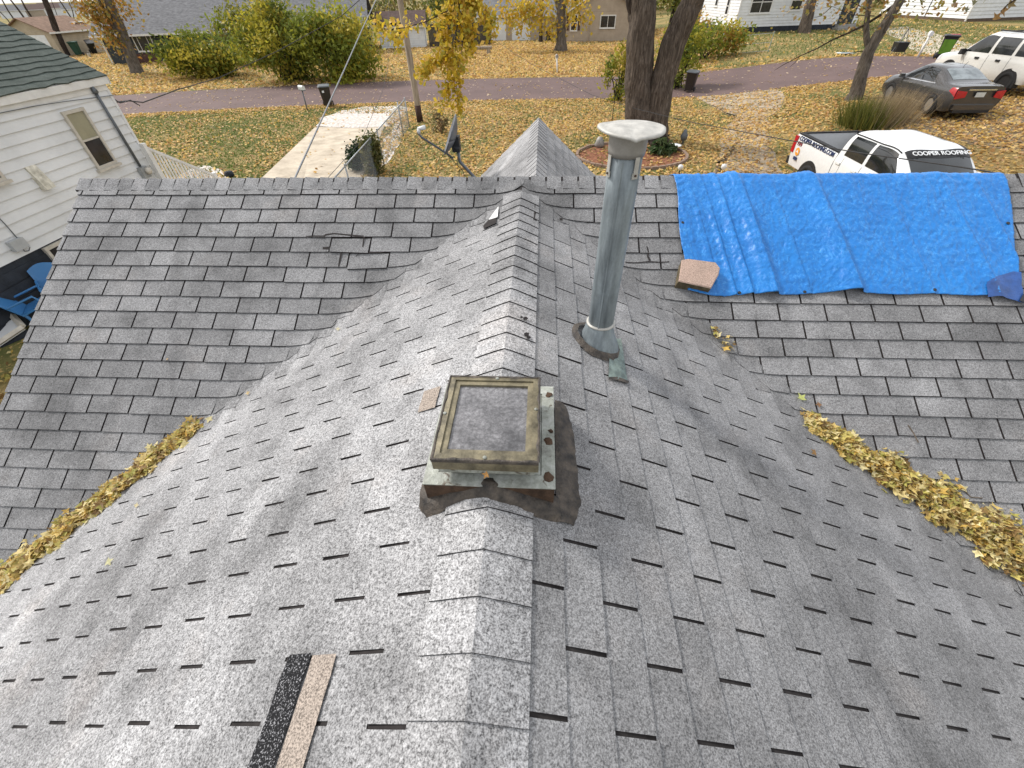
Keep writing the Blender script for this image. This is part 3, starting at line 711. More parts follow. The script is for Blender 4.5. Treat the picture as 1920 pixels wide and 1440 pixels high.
singles = [(392, 785, 'pale yellow star-shaped maple leaf at the top of the leaf drift', (0.75, 0.66, 0.36), .036), (278, 838, 'pale maple leaf beside the valley leaf drift', (0.72, 0.62, 0.30), .034),
           (1503, 746, 'fresh yellow-green maple leaf lying alone on the main slope', (0.62, 0.66, 0.22), .042), (465, 737, 'small curled tan leaf on the main slope near the valley', (0.66, 0.50, 0.26), .022),
           (633, 617, 'pale leaf scrap caught in the upper valley', (0.75, 0.68, 0.45), .022), (1527, 848, 'reddish brown leaf on the gable slope beside the drift', (0.35, 0.20, 0.08), .030),
           (203, 1053, 'pale leaf at the lower end of the valley drift', (0.74, 0.70, 0.40), .030), (255, 948, 'thin pale leaf lying just outside the valley drift', (0.70, 0.60, 0.35), .022),
           (1536, 758, 'dry brown leaf beside the fresh yellow-green one', (0.30, 0.17, 0.09), .026), (313, 673, 'tiny tan leaf scrap among the main slope shingles', (0.70, 0.48, 0.25), .012),
           (912, 890, 'small orange-brown leaf stuck on the skylight flashing', (0.42, 0.22, 0.07), .016)]
for u, v, lb, c, s in singles:
    p = on_roof(u, v, 0.02 if u != 912 else 0.13); tri = []; L = maple(p, s, Vector((random.gauss(0, .2), -.4, 1)), random.uniform(0, 6), .2)
    for k in range(10): tri += [p, L[k], L[(k+1) % 10]]
    tag(np_mesh('maple_leaf', np.array([tuple(q) for q in tri]), 3, LEAF, np.tile(np.array(c), (10, 1))), lb, 'leaf')
M_TWIG = mat('twig_bark', (0.12, 0.095, 0.07), 0.9, 0.3, 30)
for ln, lb in (([(1790, 909), (1806, 917), (1820, 932), (1842, 934)], 'thin bent twig lying on the main slope above the wide drift'), ([(1703, 797), (1713, 812), (1722, 830)], 'short faint twig on the main slope shingles')):
    b = MB(); b.tube([on_roof(u, v, 0.016) for u, v in ln], 0.0035, 6); tag(b.build('twig', M_TWIG), lb, 'twig')

# ---- satellite dish on the front gable slope
M_DISH = mat('grey_dish_paint', (0.105, 0.11, 0.12), 0.5, 0.15, 10, 0, 0.5); M_ARM = mat('grey_steel_arm', (0.16, 0.175, 0.19), 0.45, 0.15, 12, 0.4)
YD = 5.5
foot = at_y(893, 336, YD); elbow = at_y(862, 303, YD); head = at_y(858, 275, YD); lnb = at_y(785, 250, YD - 0.12); lnb2 = at_y(790, 257, YD - 0.1)
foot2 = Vector((foot.x + 0.09, YD, GZ - GP*abs(foot.x + 0.09 - GX)))
SD = thing('satellite_dish', 'dark grey satellite dish on a bent arm seen edge-on behind the ridge', 'satellite dish', tuple(foot2))
b = MB(); b.tube([foot2, foot, elbow.lerp(foot, .1), elbow, head], 0.019, 12); b.build('mast', M_ARM, SD, True)
b = MB(); b.box(foot2, (0.14, 0.16, 0.012), Matrix.Rotation(-math.atan(GP), 3, 'Y')); b.build('foot_plate', M_ARM, SD)
ctr = at_y(846, 254, YD); dtop, dbot = at_y(860, 214, YD), at_y(838, 288, YD)
upv = (dtop - dbot).normalized(); fwd = Vector((-0.90, -0.12, 0.30)); fwd = (fwd - upv*fwd.dot(upv)).normalized(); sdv = upv.cross(fwd); Rr = (dtop - dbot).length/2
P = []
for i in range(9):
    r = i/8; row = []
    for j in range(37):
        a = 2*math.pi*j/36; row.append(ctr + upv*(r*Rr*1.0*math.sin(a)) + sdv*(r*Rr*1.12*math.cos(a)) + fwd*(0.075*(r*r) - 0.06))
    P.append(row)
b = MB(); b.grid(P); d_ = b.build('reflector', M_DISH, SD, True); so = d_.modifiers.new('thickness', 'SOLIDIFY'); so.thickness = 0.008
b = MB(); bp = ctr - fwd*0.08 - upv*0.06; b.box(bp, (0.09, 0.12, 0.16)); b.tube([bp, head], 0.028, 8); b.lathe([(0.035, -0.05), (0.04, 0), (0.035, 0.05)], head, 14, rot=Matrix.Rotation(1.2, 3, 'X')); b.build('bracket', mat('black_bracket', (0.025, 0.027, 0.03), 0.5, 0.2, 20), SD)
b = MB(); b.tube([at_y(850, 297, YD), dbot, lnb2, lnb], 0.012, 8); b.build('feed_arm', M_ARM, SD, True)
b = MB(); b.tube([lnb, lnb + Vector((0.01, 0, 0.045))], 0.020, 12); b.tube([lnb + Vector((0.0, 0, 0.045)), lnb + Vector((0.085, 0, 0.06))], [0.018, 0.024], 12); b.build('feed_horn', mat('white_plastic', (0.72, 0.72, 0.70), 0.5, 0.06, 8), SD, True)
b = MB(); b.tube([dbot, at_y(853, 305, YD), at_y(868, 320, YD), at_y(874, 340, YD)], 0.004, 6); b.tube([at_y(856, 300, YD), at_y(861, 318, YD), at_y(861, 342, YD)], 0.003, 6); b.build('cable', M_GROM, SD)
# ================================================================ ground, road, drives
def arr(lst): return np.array([[*p] for p in lst], float)
def sub_line(pix):                                   # pixel polyline -> ground polyline
    return [on_ground(u, v) for u, v in pix]
# road: centre line follows the two kerb lines read from the ground
road_far = sub_line([(215, 178), (480, 165), (720, 157), (960, 147), (1200, 137), (1440, 125), (1760, 107)])
road_near = sub_line([(225, 212), (480, 207), (720, 198), (960, 186), (1200, 178), (1440, 166), (1640, 152)])
def fit_line(P): 
    x = np.array([p.x for p in P]); y = np.array([p.y for p in P]); return np.polyfit(x, y, 2)
RF, RN = fit_line(road_far), fit_line(road_near)
def rfy(x): x = max(-45, min(30, x)); return float(np.polyval(RF, x))
def rny(x): x = max(-45, min(30, x)); return float(np.polyval(RN, x))
t = NT('lawn'); a = t.noise(0.35, 5, 0.65); b1 = t.noise(5, 4, 0.7); b2 = t.noise(22, 3, 0.8); lf = t.noise(11, 3, 0.75)
grass = t.mix(t.ramp(b1, [(0.3, 0.0), (0.7, 1.0)]), (0.050, 0.075, 0.020), (0.11, 0.135, 0.040)); straw = t.mix(t.ramp(b2, [(0.3, 0.0), (0.7, 1.0)]), (0.27, 0.18, 0.075), (0.44, 0.31, 0.14))
c = t.mix(t.ramp(a, [(0.42, 0.10), (0.60, 0.75)]), grass, straw); c = t.mix(t.ramp(lf, [(0.56, 0.0), (0.62, 0.7)]), c, (0.55, 0.36, 0.14))
t.color(c); t.set(0.95, 0, 0.15); t.bump(b2, 0.8, 0.05); M_LAWN = t.m
# one sheet out to the horizon, finer near the house
def axis(lo, hi, fine0, fine1, step):
    a = list(np.arange(fine0, fine1 + 1e-6, step)); x = fine0; s = step
    while x > lo: s *= 1.5; x -= s; a.insert(0, max(x, lo))
    x = fine1; s = step
    while x < hi: s *= 1.5; x += s; a.append(min(x, hi))
    return a
gx, gy = axis(-6000, 6000, -40, 36, 1.0), axis(-60, 8000, -6, 60, 1.0)
b = MB(); b.grid([[Vector((x, y, ground_z(x, y))) for x in gx] for y in gy]); g = b.build('ground', M_LAWN, None, True); tag(g, kind='structure')
def sheet(name, lo, hi, xs, mt, lift, n=6, kind='structure'):
    P = []
    for i in range(n + 1):
        P.append([Vector((x, lo(x)*(1-i/n)+hi(x)*i/n, ground_z(x, lo(x)*(1-i/n)+hi(x)*i/n) + lift)) for x in xs])
    b = MB(); b.grid(P); o = b.build(name, mt, None, True); return tag(o, kind=kind)
t = NT('road_asphalt'); n1 = t.noise(0.5, 4); n2 = t.noise(40, 3, 0.8)
c = t.mix(t.ramp(n1, [(0.3, 0.0), (0.7, 1.0)]), (0.108, 0.072, 0.066), (0.148, 0.099, 0.090)); c = t.mix(1.0, c, t.ramp(n2, [(0.3, 0.8), (0.7, 1.15)]), 'MULTIPLY'); t.color(c); t.set(0.85, 0, 0.3); t.bump(n2, 0.3, 0.01); M_ROAD = t.m
xs = list(np.arange(-120, 80.1, 1.5))
sheet('road', lambda x: rny(x) + 0.12*noise.noise(Vector((x*0.8, 0, 0))), lambda x: rfy(x) + 0.12*noise.noise(Vector((x*0.8, 5, 0))), xs, M_ROAD, 0.012)
def poly_ground(name, pix, mt, lift, kind='structure', world=None):
    P = world or [on_ground(u, v) for u, v in pix]
    if world is None:
        Q = []
        for i in range(len(P)):
            for k in range(8):
                q = P[i].lerp(P[(i+1) % len(P)], k/8); Q.append(q + Vector((0.35*noise.noise(q*0.9), 0.35*noise.noise(q*0.9 + Vector((7, 3, 1))), 0)))
        P = Q
    c = sum(P, Vector())/len(P)
    # subdivide radially so the sheet follows the terrain
    b = MB(); rings = 8; n = len(P); rows = []
    for r in range(rings + 1):
        row = []
        for p in P + [P[0]]:
            q = c.lerp(p, r/rings); row.append(Vector((q.x, q.y, ground_z(q.x, q.y) + lift)))
        rows.append(row)
    b.grid(rows); o = b.build(name, mt, None, True); return tag(o, kind=kind) if kind else o
M_CONC = mat('driveway_concrete', (0.44, 0.37, 0.28), 0.9, 0.14, 1.6, 0, 0.25, 0.2, 30, c2=(0.52, 0.45, 0.35))
M_GRAV = mat('pale_gravel', (0.50, 0.45, 0.40), 0.95, 0.3, 7, 0, 0.2, 0.8, 25, c2=(0.62, 0.57, 0.52))
dl = [on_ground(u, v) for u, v in ((592, 238), (720, 238))]
# concrete drive: from the gravel apron straight back along the plot
yA = 0.5*(dl[0].y + dl[1].y); xL, xR = dl[0].x, dl[1].x; slope = (on_ground(500, 332).x - on_ground(592, 235).x)/(on_ground(500, 332).y - on_ground(592, 235).y)
xl2 = xL + slope*(4 - yA)
poly_ground('driveway', None, M_CONC, 0.010, world=[Vector((xL, yA, 0)), Vector((xR, yA, 0)), Vector((xR + slope*(yA*-1+4), 4, 0)), Vector((xl2, 4, 0))])
M_GRAVB = mat('drive_gravel', (0.26, 0.20, 0.13), 0.95, 0.3, 3, 0, 0.2, 0.8, 25, c2=(0.38, 0.31, 0.225))
apron = [(592, 238), (600, 222), (640, 208), (690, 200), (755, 199), (770, 208), (752, 222), (725, 239)]
poly_ground('gravel_apron', apron, M_GRAV, 0.020)
poly_ground('gravel_apron', [(735, 238), (752, 225), (756, 250), (728, 305), (712, 312), (715, 285)], M_GRAV, 0.008)
poly_ground('gravel_path', [(1300, 178), (1455, 166), (1475, 185), (1440, 230), (1450, 290), (1480, 360), (1330, 360), (1350, 270), (1375, 215)], M_GRAVB, 0.008)
poly_ground('gravel_path', [(360, 312), (398, 312), (425, 325), (430, 345), (330, 345), (338, 325)], M_GRAV, 0.008)
poly_ground('driveway', [(1640, 55), (1700, 50), (1830, 84), (1815, 100), (1768, 108), (1718, 98), (1690, 75)], M_CONC, 0.011)
poly_ground('gravel_path', [(1660, 160), (1700, 150), (2000, 160), (2150, 330), (1700, 245)], mat('dirt_drive', (0.20, 0.155, 0.10), 0.95, 0.3, 4, 0, 0.2, 0.6, 20), 0.009)
poly_ground('mulch_bed', None, mat('red_mulch', (0.16, 0.055, 0.030), 0.95, 0.4, 9, 0, 0.2, 0.9, 25, c2=(0.24, 0.11, 0.06)), 0.012, world=[on_ground(1183, 292) + Vector((2.1*math.cos(t), 1.75*math.sin(t), 0)) for t in [k*2*math.pi/20 for k in range(20)]])

# ---- fallen leaves: loose leaves by the ten thousand, three sheets of litter
YEL = [(0.74, 0.50, 0.18), (0.78, 0.58, 0.26), (0.66, 0.41, 0.13), (0.78, 0.57, 0.24), (0.55, 0.32, 0.11), (0.80, 0.58, 0.24), (0.42, 0.24, 0.09), (0.76, 0.52, 0.13), (0.74, 0.48, 0.26)]
def litter(name, label, N, region, size, dens=None, flat=0.75, cols=YEL):
    x0, x1, y0, y1 = region; x = RNG.uniform(x0, x1, N); y = RNG.uniform(y0, y1, N); keep = []
    for i in range(N):
        keep.append(dens(x[i], y[i]) > RNG.random())
    k = np.array(keep); x, y = x[k], y[k]
    z = np.array([ground_z(a, b_) for a, b_ in zip(x, y)]) + RNG.uniform(0.02, 0.055, len(x))
    c = np.stack([x, y, z], 1); o = np_mesh(name, leaf_quads(c, np.full(len(x), size), flat), 4, LEAF, pick(cols, len(x))); return tag(o, label, 'leaves', kind='stuff')
def in_drive(x, y): return xL + slope*(y - yA) < x < xR + slope*(y - yA) and y < yA + 3
def cl(x, y, s, o): return 0.5 + 0.9*noise.noise(Vector((x*s, y*s, o)))
MC = on_ground(1183, 292)
def d_near(x, y):
    if y > rny(x) - 0.05: return 0
    if -4.2 < x < 5.6 and y < 6.4: return 0
    d = 0.16 + 0.5*cl(x, y, 0.28, 1.0) + 0.25*cl(x, y, 1.1, 4)
    if x < -8: d = 0.06 + 0.42*max(0, cl(x, y, 0.4, 2))**1.5
    if rny(x) - y < 1.1: d = max(d, 0.9)
    if in_drive(x, y): d *= 0.05
    if x > 6.5: d *= 1.25
    e_ = ((x - MC.x)/2.1)**2 + ((y - MC.y)/1.75)**2
    if e_ < 1: d *= 0.35
    q = project((x, y, ground_z(x, y)))
    if q and 1300 < q[0] < 1470 and q[1] > 160: d *= (0.25 if q[1] < 205 else 0.75) + 0.5*max(0, cl(x, y, .9, 21) - .5)
    return d
litter('leaf_litter', 'yellow leaves strewn over the near front lawns and drives', 240000, (-30, 30, 8, 36), 0.09, d_near)
def d_road(x, y):
    if not rny(x) < y < rfy(x): return 0
    e = min(y - rny(x), rfy(x) - y); return 0.085 + (0.5 if e < 0.25 else 0) + (0.05 if cl(x, y, 0.5, 7) > 0.75 else 0)
litter('leaf_litter', 'pale leaves scattered across the road', 42000, (-45, 34, 27, 46), 0.10, d_road, 0.85, [(0.70, 0.52, 0.32), (0.75, 0.60, 0.42), (0.60, 0.42, 0.20), (0.5, 0.34, 0.2)])
def d_far(x, y):
    if y < rfy(x) + 0.02: return 0
    d = 0.35 + 0.55*cl(x, y, 0.15, 11); q = project((x, y, 0))
    if q:
        if 1340 < q[0]: d *= 0.10
        if 860 < q[0] < 1180 and q[1] > 85: d = 0.95
        if 820 < q[0] < 1180 and q[1] < 78: d *= 0.3
    if y - rfy(x) < 0.9: d = max(d, 0.75)
    return d
litter('leaf_litter', 'golden leaves covering the lawns across the road', 150000, (-60, 45, 34, 72), 0.16, d_far, 0.6)
def d_side(x, y): return 0.55 if -9.6 < x < -3.6 else 0
litter('leaf_litter', 'brown leaves in the gap between the two houses', 5000, (-9.6, -3.6, -1, 9), 0.07, d_side, 0.6, DRY)
# ---- grass tufts for the greener lawns
GRN = [(0.11, 0.17, 0.035), (0.15, 0.21, 0.05), (0.20, 0.24, 0.07), (0.26, 0.25, 0.10)]
def tufts(name, label, N, region, h, dens):
    x0, x1, y0, y1 = region; x = RNG.uniform(x0, x1, N); y = RNG.uniform(y0, y1, N); k = np.array([dens(a, b_) > RNG.random() for a, b_ in zip(x, y)]); x, y = x[k], y[k]; n = len(x)
    z = np.array([ground_z(a, b_) for a, b_ in zip(x, y)]); base = np.stack([x, y, z], 1); an = RNG.uniform(0, 6.28, n); w = 0.035*RNG.uniform(.6, 1.4, n)
    dx = np.stack([np.cos(an)*w, np.sin(an)*w, np.zeros(n)], 1); tip = np.stack([RNG.normal(0, .03, n), RNG.normal(0, .03, n), h*RNG.uniform(.5, 1.3, n)], 1)
    v = np.stack([base - dx, base + dx, base + tip], 1).reshape(-1, 3); o = np_mesh(name, v, 3, LEAF, pick(GRN, n)); return tag(o, label, 'grass', kind='stuff')
def g_near(x, y):
    if y > rny(x) - 0.1 or in_drive(x, y) or (-4.2 < x < 5.6 and y < 6.4): return 0
    q = project((x, y, ground_z(x, y)))
    if q and q[0] > 1300: return 0.08
    return 1.0 if x < -8 else 0.45*max(0.1, 1 - cl(x, y, 0.28, 1.0))*1.3
tufts('grass', 'short green grass of the near lawns', 80000, (-24, 14, 8, 34), 0.07, g_near)
def g_far(x, y):
    if y < rfy(x) + 0.1: return 0
    q = project((x, y, ground_z(x, y))); return 0.95 if q and q[0] > 1330 else (0.35 if q and (q[1] < 85 or q[0] < 480) else 0.12)
tufts('grass', 'green grass of the lawns across the road', 60000, (-60, 45, 36, 66), 0.11, g_far)
# ================================================================ buildings
class Wall:
    """Vertical wall plane from A to B (ground points); n points to the outside."""
    def __init__(s, A, B, out):
        s.A = Vector((A[0], A[1], 0)); s.B = Vector((B[0], B[1], 0)); s.L = (s.B - s.A).length; s.d = (s.B - s.A).normalized()
        s.n = Vector((s.d.y, -s.d.x, 0)); s.n = s.n if s.n.dot(Vector((out[0], out[1], 0)) - s.A) > 0 else -s.n
    def P(s, t, z, o=0.0): return s.A + s.d*t + s.n*o + Vector((0, 0, z))
    def hit(s, u, v):
        r = ray(u, v); k = (s.A - CAM).dot(s.n)/r.dot(s.n); p = CAM + r*k; return (p - s.A).dot(s.d), p.z
    def slab(s, mb, t0, t1, z0, z1, o0, o1, mi=0):
        pts = [s.P(t, z, o) for z in (z0, z1) for (t, o) in ((t0, o0), (t1, o0), (t1, o1), (t0, o1))]
        mb.add(pts, [(3, 2, 1, 0), (4, 5, 6, 7), (0, 1, 5, 4), (1, 2, 6, 5), (2, 3, 7, 6), (3, 0, 4, 7)], mi)
M_WHITE = mat('white_siding', (0.70, 0.71, 0.71), 0.55, 0.07, 2.5, 0, 0.4, 0.05, 40)
M_WHITE_OLD = mat('weathered_white_siding', (0.66, 0.665, 0.66), 0.6, 0.06, 1.2, 0, 0.4, 0.05, 40, c2=(0.70, 0.705, 0.70))
M_TRIM = mat('white_trim', (0.70, 0.69, 0.66), 0.5, 0.08, 5)
M_CREAM = mat('cream_trim', (0.52, 0.48, 0.41), 0.6, 0.12, 9)
M_NAVY = mat('dark_foundation', (0.028, 0.033, 0.042), 0.8, 0.3, 5, 0, 0.3, 0.3, 40)
t = NT('dark_window_glass'); t.color(t.ramp(t.noise(2.5, 3), [(0.3, (0.012, 0.013, 0.014)), (0.7, (0.035, 0.037, 0.04))])); t.set(0.08, 0, 0.6); M_GLASS = t.m
M_SHADE = mat('roller_shade', (0.30, 0.28, 0.19), 0.35, 0.12, 4, 0, 0.6, stretch=(1, 1, 0.3))
LIP = 0.19
def board_run(w, t0, t1, z0, z1, e, mt, parent, each=True, name='siding_board', top_fn=None):
    zs = np.arange(z0, z1 - 1e-4, e); mb = MB()
    for i, z in enumerate(zs):
        if each: mb = MB()
        a, c = t0, t1
        if top_fn: 
            a, c = top_fn(z, t0, t1)
            if c - a < 0.05: continue
        zt = min(z + e, z1)
        mb.grid([[w.P(a, z - 0.004, 0.0), w.P(c, z - 0.004, 0.0)], [w.P(a, z, LIP*e), w.P(c, z, LIP*e)], [w.P(a, zt, 0.006), w.P(c, zt, 0.006)]])
        if each: mb.build(name, mt, parent)
    if not each: return tag(mb.build('siding', mt, parent), kind='stuff')
def window(w, t0, t1, z0, z1, parent, fm, fw=0.06, bars=(), hung=True, pm=None, pm2=None, name='window'):
    mb = MB()
    for a, c, e, f in ((t0, t1, z0, z0+fw), (t0, t1, z1-fw, z1), (t0, t0+fw, z0+fw, z1-fw), (t1-fw, t1, z0+fw, z1-fw)): w.slab(mb, a, c, e, f, 0.0, 0.07)
    if hung: zm = (z0+z1)/2; w.slab(mb, t0+fw, t1-fw, zm-fw*.3, zm+fw*.3, 0.0, 0.058)
    for q in bars: tm = t0 + (t1-t0)*q; w.slab(mb, tm-fw*.3, tm+fw*.3, z0+fw, z1-fw, 0.0, 0.056)
    f = mb.build(name, fm, parent); zm = (z0+z1)/2
    for a, c, m2 in (((z0, zm, pm or M_GLASS), (zm, z1, pm2 or pm or M_GLASS)) if hung else ((z0, z1, pm or M_GLASS),)):
        mb = MB(); w.slab(mb, t0+fw*.5, t1-fw*.5, a+0.01, c-0.01, 0.0, 0.045); mb.build('pane', m2, f)
    mb = MB(); w.slab(mb, t0-0.04, t1+0.04, z0-0.05, z0-0.002, 0.0, 0.11); mb.build('sill', fm, f)
    return f
def slope(name, pts, mt, parent, th=0.08):
    mb = MB(); n = (pts[1]-pts[0]).cross(pts[2]-pts[0]).normalized(); n = n if n.z > 0 else -n
    mb.prism([p - n*th for p in pts], n*th); return mb.build(name, mt, parent)
def plain_wall(w, t0, t1, z0, z1, mt, parent, name='wall', th=0.15):
    mb = MB(); w.slab(mb, t0, t1, z0, z1, -th, 0.0); return mb.build(name, mt, parent)

# ---------------------------------------------------------------- white neighbour house
corner = Vector((-9.74, 10.74, 0)); dn = Vector((math.sin(0.05), math.cos(0.05), 0)); A = corner - dn*15
NW = Wall(A, corner, (0, 5)); L = NW.L
NB = thing('neighbour_house', 'white clapboard house with dark green shingle roof beside the leaf-filled gap', 'house', (corner.x - 3, 4, 0))
Z0, ZT, EX = 1.47, 3.60, 0.178
plain_wall(NW, 0, L, -0.5, 3.75, M_NAVY, NB, 'foundation', 0.3)
board_run(NW, 0, L - 0.02, Z0, ZT, EX, M_WHITE_OLD, NB)
mb = MB(); NW.slab(mb, 0, L + 0.02, 3.545, 3.79, 0.0, 0.032); mb.build('frieze_board', M_TRIM, NB)
mb = MB(); NW.slab(mb, L - 0.03, L + 0.03, Z0, 3.55, 0.0, 0.034); mb.build('corner_board', M_WHITE_OLD, NB)
FW = Wall(corner, corner + Vector((-dn.y, dn.x, 0))*8, (-12, 20)); board_run(FW, 0.03, 8, Z0, 3.75, EX, M_WHITE_OLD, NB, False); plain_wall(FW, 0.3, 8, -0.5, 3.75, M_NAVY, NB, 'foundation', 0.2)
# roof
t = NT('green_shingles'); n1 = t.noise(5, 4); n2 = t.noise(60, 3, 0.8); c = t.mix(t.ramp(n1, [(0.3, 0.0), (0.7, 1.0)]), (0.050, 0.064, 0.055), (0.090, 0.108, 0.095)); t.color(t.mix(1.0, c, t.ramp(n2, [(0.3, 0.65), (0.7, 1.3)]), 'MULTIPLY')); t.set(0.9, 0, 0.2); t.bump(n2, 0.5, 0.02); M_GSH = t.m
ev = corner + dn*0.10 + NW.n*0.07; ez = 3.80
rk = at_y(0, 45, ev.y); pitch = (rk.z - ez)/abs(rk.x - ev.x)
def nr(t, d, o=0.0):                                  # t back along the eave, d inwards from it
    p = ev - dn*t - NW.n*d; nn = (NW.n*pitch + Vector((0, 0, 1))).normalized(); return Vector((p.x, p.y, ez + pitch*d)) + nn*o
mb = MB(); mb.grid([[nr(0, 0), nr(15, 0)], [nr(0, 5.2), nr(15, 5.2)]]); mb.grid([[nr(0, 5.2), nr(15, 5.2)], [nr(0, 5.2) - NW.n*5.2 - Vector((0, 0, 5.2*pitch)), nr(15, 5.2) - NW.n*5.2 - Vector((0, 0, 5.2*pitch))]]); nroof = mb.build('roof', M_GSH, NB)
for k in range(30):
    mb = MB(); d0, d1 = 0.15*k - 0.02, 0.15*(k+1); n = 60; P = [[], [], []]
    for j in range(n + 1):
        q = 15*j/n; w_ = 0.03*(noise.cell(Vector((j//1*1.0, k*3.1, 0)))); P[0].append(nr(q, d0 + w_, -0.002)); P[1].append(nr(q, d0 + w_, 0.02)); P[2].append(nr(q, d1, 0.006))
    mb.grid(P); mb.build('shingle_course', M_GSH, nroof)
mb = MB(); q0, q1 = nr(-0.01, -0.02, -0.01), nr(15, -0.02, -0.01); mb.prism([q0, q0 - Vector((0, 0, .13)), q0 - Vector((0, 0, .13)) - NW.n*.02, q0 - NW.n*.02], q1 - q0); mb.build('fascia', M_TRIM, NB)
mb = MB(); q0, q1 = nr(-0.02, -0.02, -0.01), nr(-0.02, 5.2, -0.01); mb.prism([q0, q0 - Vector((0, 0, .15)), q0 - Vector((0, 0, .15)) - dn*.03, q0 - dn*.03], q1 - q0); mb.build('rake_board', M_TRIM, NB)
s0 = Wall(corner, corner - NW.n*5, (corner.x, 30)); mb = MB(); mb.prism([corner + Vector((0, 0, 3.6)), corner - NW.n*5 + Vector((0, 0, 3.6)), corner - NW.n*5 + Vector((0, 0, 3.7 + 5*pitch))], -dn*0.1); mb.build('gable_wall', M_WHITE_OLD, NB)
# window
a = [NW.hit(u, v) for u, v in ((108, 213), (150, 199), (184, 318), (216, 304))]
t0, t1 = (a[0][0]+a[2][0])/2, (a[1][0]+a[3][0])/2; z1, z0 = (a[0][1]+a[1][1])/2, (a[2][1]+a[3][1])/2
window(NW, t0, t1, z0, z1, NB, M_CREAM, 0.055, pm=M_GLASS, pm2=M_SHADE)
q = NW.hit(10, 336); window(NW, q[0]-0.7, q[0]-0.02, q[1], q[1]+1.1, NB, M_CREAM, 0.055)
# dryer vent hood
q = NW.hit(52, 310); mb = MB(); P = []
for i in range(7):
    f = i/6; P.append([NW.P(q[0]-0.10, q[1] - 0.42*f, 0.03 + 0.12*math.sin(f*1.4)), NW.P(q[0]+0.10, q[1] - 0.42*f, 0.03 + 0.12*math.sin(f*1.4))])
mb.grid(P); mb.quad(P[-1][0], P[-1][1], NW.P(q[0]+.1, q[1]-.42, 0), NW.P(q[0]-.1, q[1]-.42, 0))
for sgn, kx in ((-1, 0), (1, 1)): mb.add([r_[kx] for r_ in P] + [NW.P(q[0]+sgn*.1, q[1]-.42, 0), NW.P(q[0]+sgn*.1, q[1], 0)], [tuple(range(9))])
mb.build('vent_hood', mat('stained_vent_plastic', (0.55, 0.51, 0.40), 0.6, 0.3, 9, c2=(0.62, 0.59, 0.50)), NB, True)
# service mast, meter, cables
M_COND = mat('grey_conduit', (0.13, 0.14, 0.15), 0.5, 0.15, 12, 0.4); M_BLK2 = mat('black_rubber', (0.018, 0.018, 0.02), 0.6, 0.2, 20)
h0, h1 = NW.hit(171, 169), NW.hit(258, 312)
mb = MB(); mb.tube([NW.P(*h0, .07), NW.P(*h1, .07)], 0.03, 10); mast = mb.build('service_conduit', M_COND, NB, True)
mb = MB(); mb.lathe([(0.05, -.06), (0.055, 0), (0.03, .06), (0, .07)], NW.P(*h0, .07), 12); mb.build('weatherhead', M_COND, mast, True)
h2 = NW.hit(262, 318); mb = MB(); NW.slab(mb, h2[0]-.1, h2[0]+.1, h2[1]-.18, h2[1]+.06, 0.0, .13); mb.build('meter_box', mat('grey_meter_box', (0.32, 0.33, 0.33), 0.5, 0.15, 8, 0.2), NB)
mb = MB(); mb.lathe([(0.075, 0), (0.075, .06), (0.05, .09), (0, .095)], NW.P(h2[0]+.05, h2[1]-.04, .13), 16, rot=NW.n.to_track_quat('Z', 'Y').to_matrix()); mb.build('meter_dial', M_CREAM, NB, True)
mb = MB(); mb.tube([NW.P(*NW.hit(u, v), .05) for u, v in ((-60, 222), (0, 211), (60, 199), (120, 190), (190, 181), (212, 178))], 0.007, 6); mb.build('cable', M_COND, NB)
mb = MB(); mb.tube([NW.P(*NW.hit(u, v), .05) for u, v in ((-20, 395), (5, 420), (25, 443), (38, 457))], 0.009, 6); mb.tube([NW.P(*NW.hit(u, v), .05) for u, v in ((40, 461), (52, 463), (50, 470), (42, 471), (38, 466))], 0.008, 6); mb.build('cable', M_COND, NB)
h3 = NW.hit(27, 458); mb = MB(); NW.slab(mb, h3[0]-.13, h3[0]+.13, h3[1]-.09, h3[1]+.09, 0.02, .12); mb.build('junction_box', mat('grey_plastic_box', (0.42, 0.43, 0.43), 0.5, 0.1, 8), NB)
# foundation courses and basement window
for z in (0.28, 0.52, 0.76, 1.0, 1.24):
    mb = MB(); NW.slab(mb, 4, L, z - .105, z + .105, 0.0, .018); mb.build('foundation_course', M_NAVY, NB)
h4, h5 = NW.hit(80, 470), NW.hit(150, 432); window(NW, h4[0], h5[0], 0.95, 1.44, NB, M_CREAM, 0.06, hung=False, pm=M_DECK, name='basement_window')
mb = MB()
# wires from the weatherhead to the utility pole
wh = NW.P(*h0, .12)
def wire(name, pts, r, label, mt, each=True):
    mb = MB(); P = []
    for i in range(len(pts) - 1):
        for k in range(6): P.append(pts[i].lerp(pts[i+1], k/6))
    P.append(pts[-1]); mb.tube(P, r, 5); return tag(mb.build(name, mt, None, True), label, 'wire')
def far_pt(u, v, D):
    d = ray(u, v); return CAM + d*(D/math.hypot(d.x, d.y))
wire('service_wire', [wh, far_pt(190, 178, 14.6), far_pt(214, 192, 15), far_pt(240, 189, 15.6), far_pt(268, 192, 16), far_pt(290, 184, 16.6), far_pt(330, 169, 18), far_pt(410, 146, 21), far_pt(520, 96, 24), far_pt(640, 30, 26), far_pt(742, -60, 27)], 0.014, 'thin black service wire running from the neighbour house weatherhead to the pole', M_BLK2)
wire('service_wire', [wh, far_pt(185, 172, 14.6), far_pt(205, 180, 14.9), far_pt(225, 193, 15), far_pt(245, 188, 15.2), far_pt(262, 198, 15.3)], 0.013, 'short looped wire end dangling at the neighbour house weatherhead', M_BLK2)

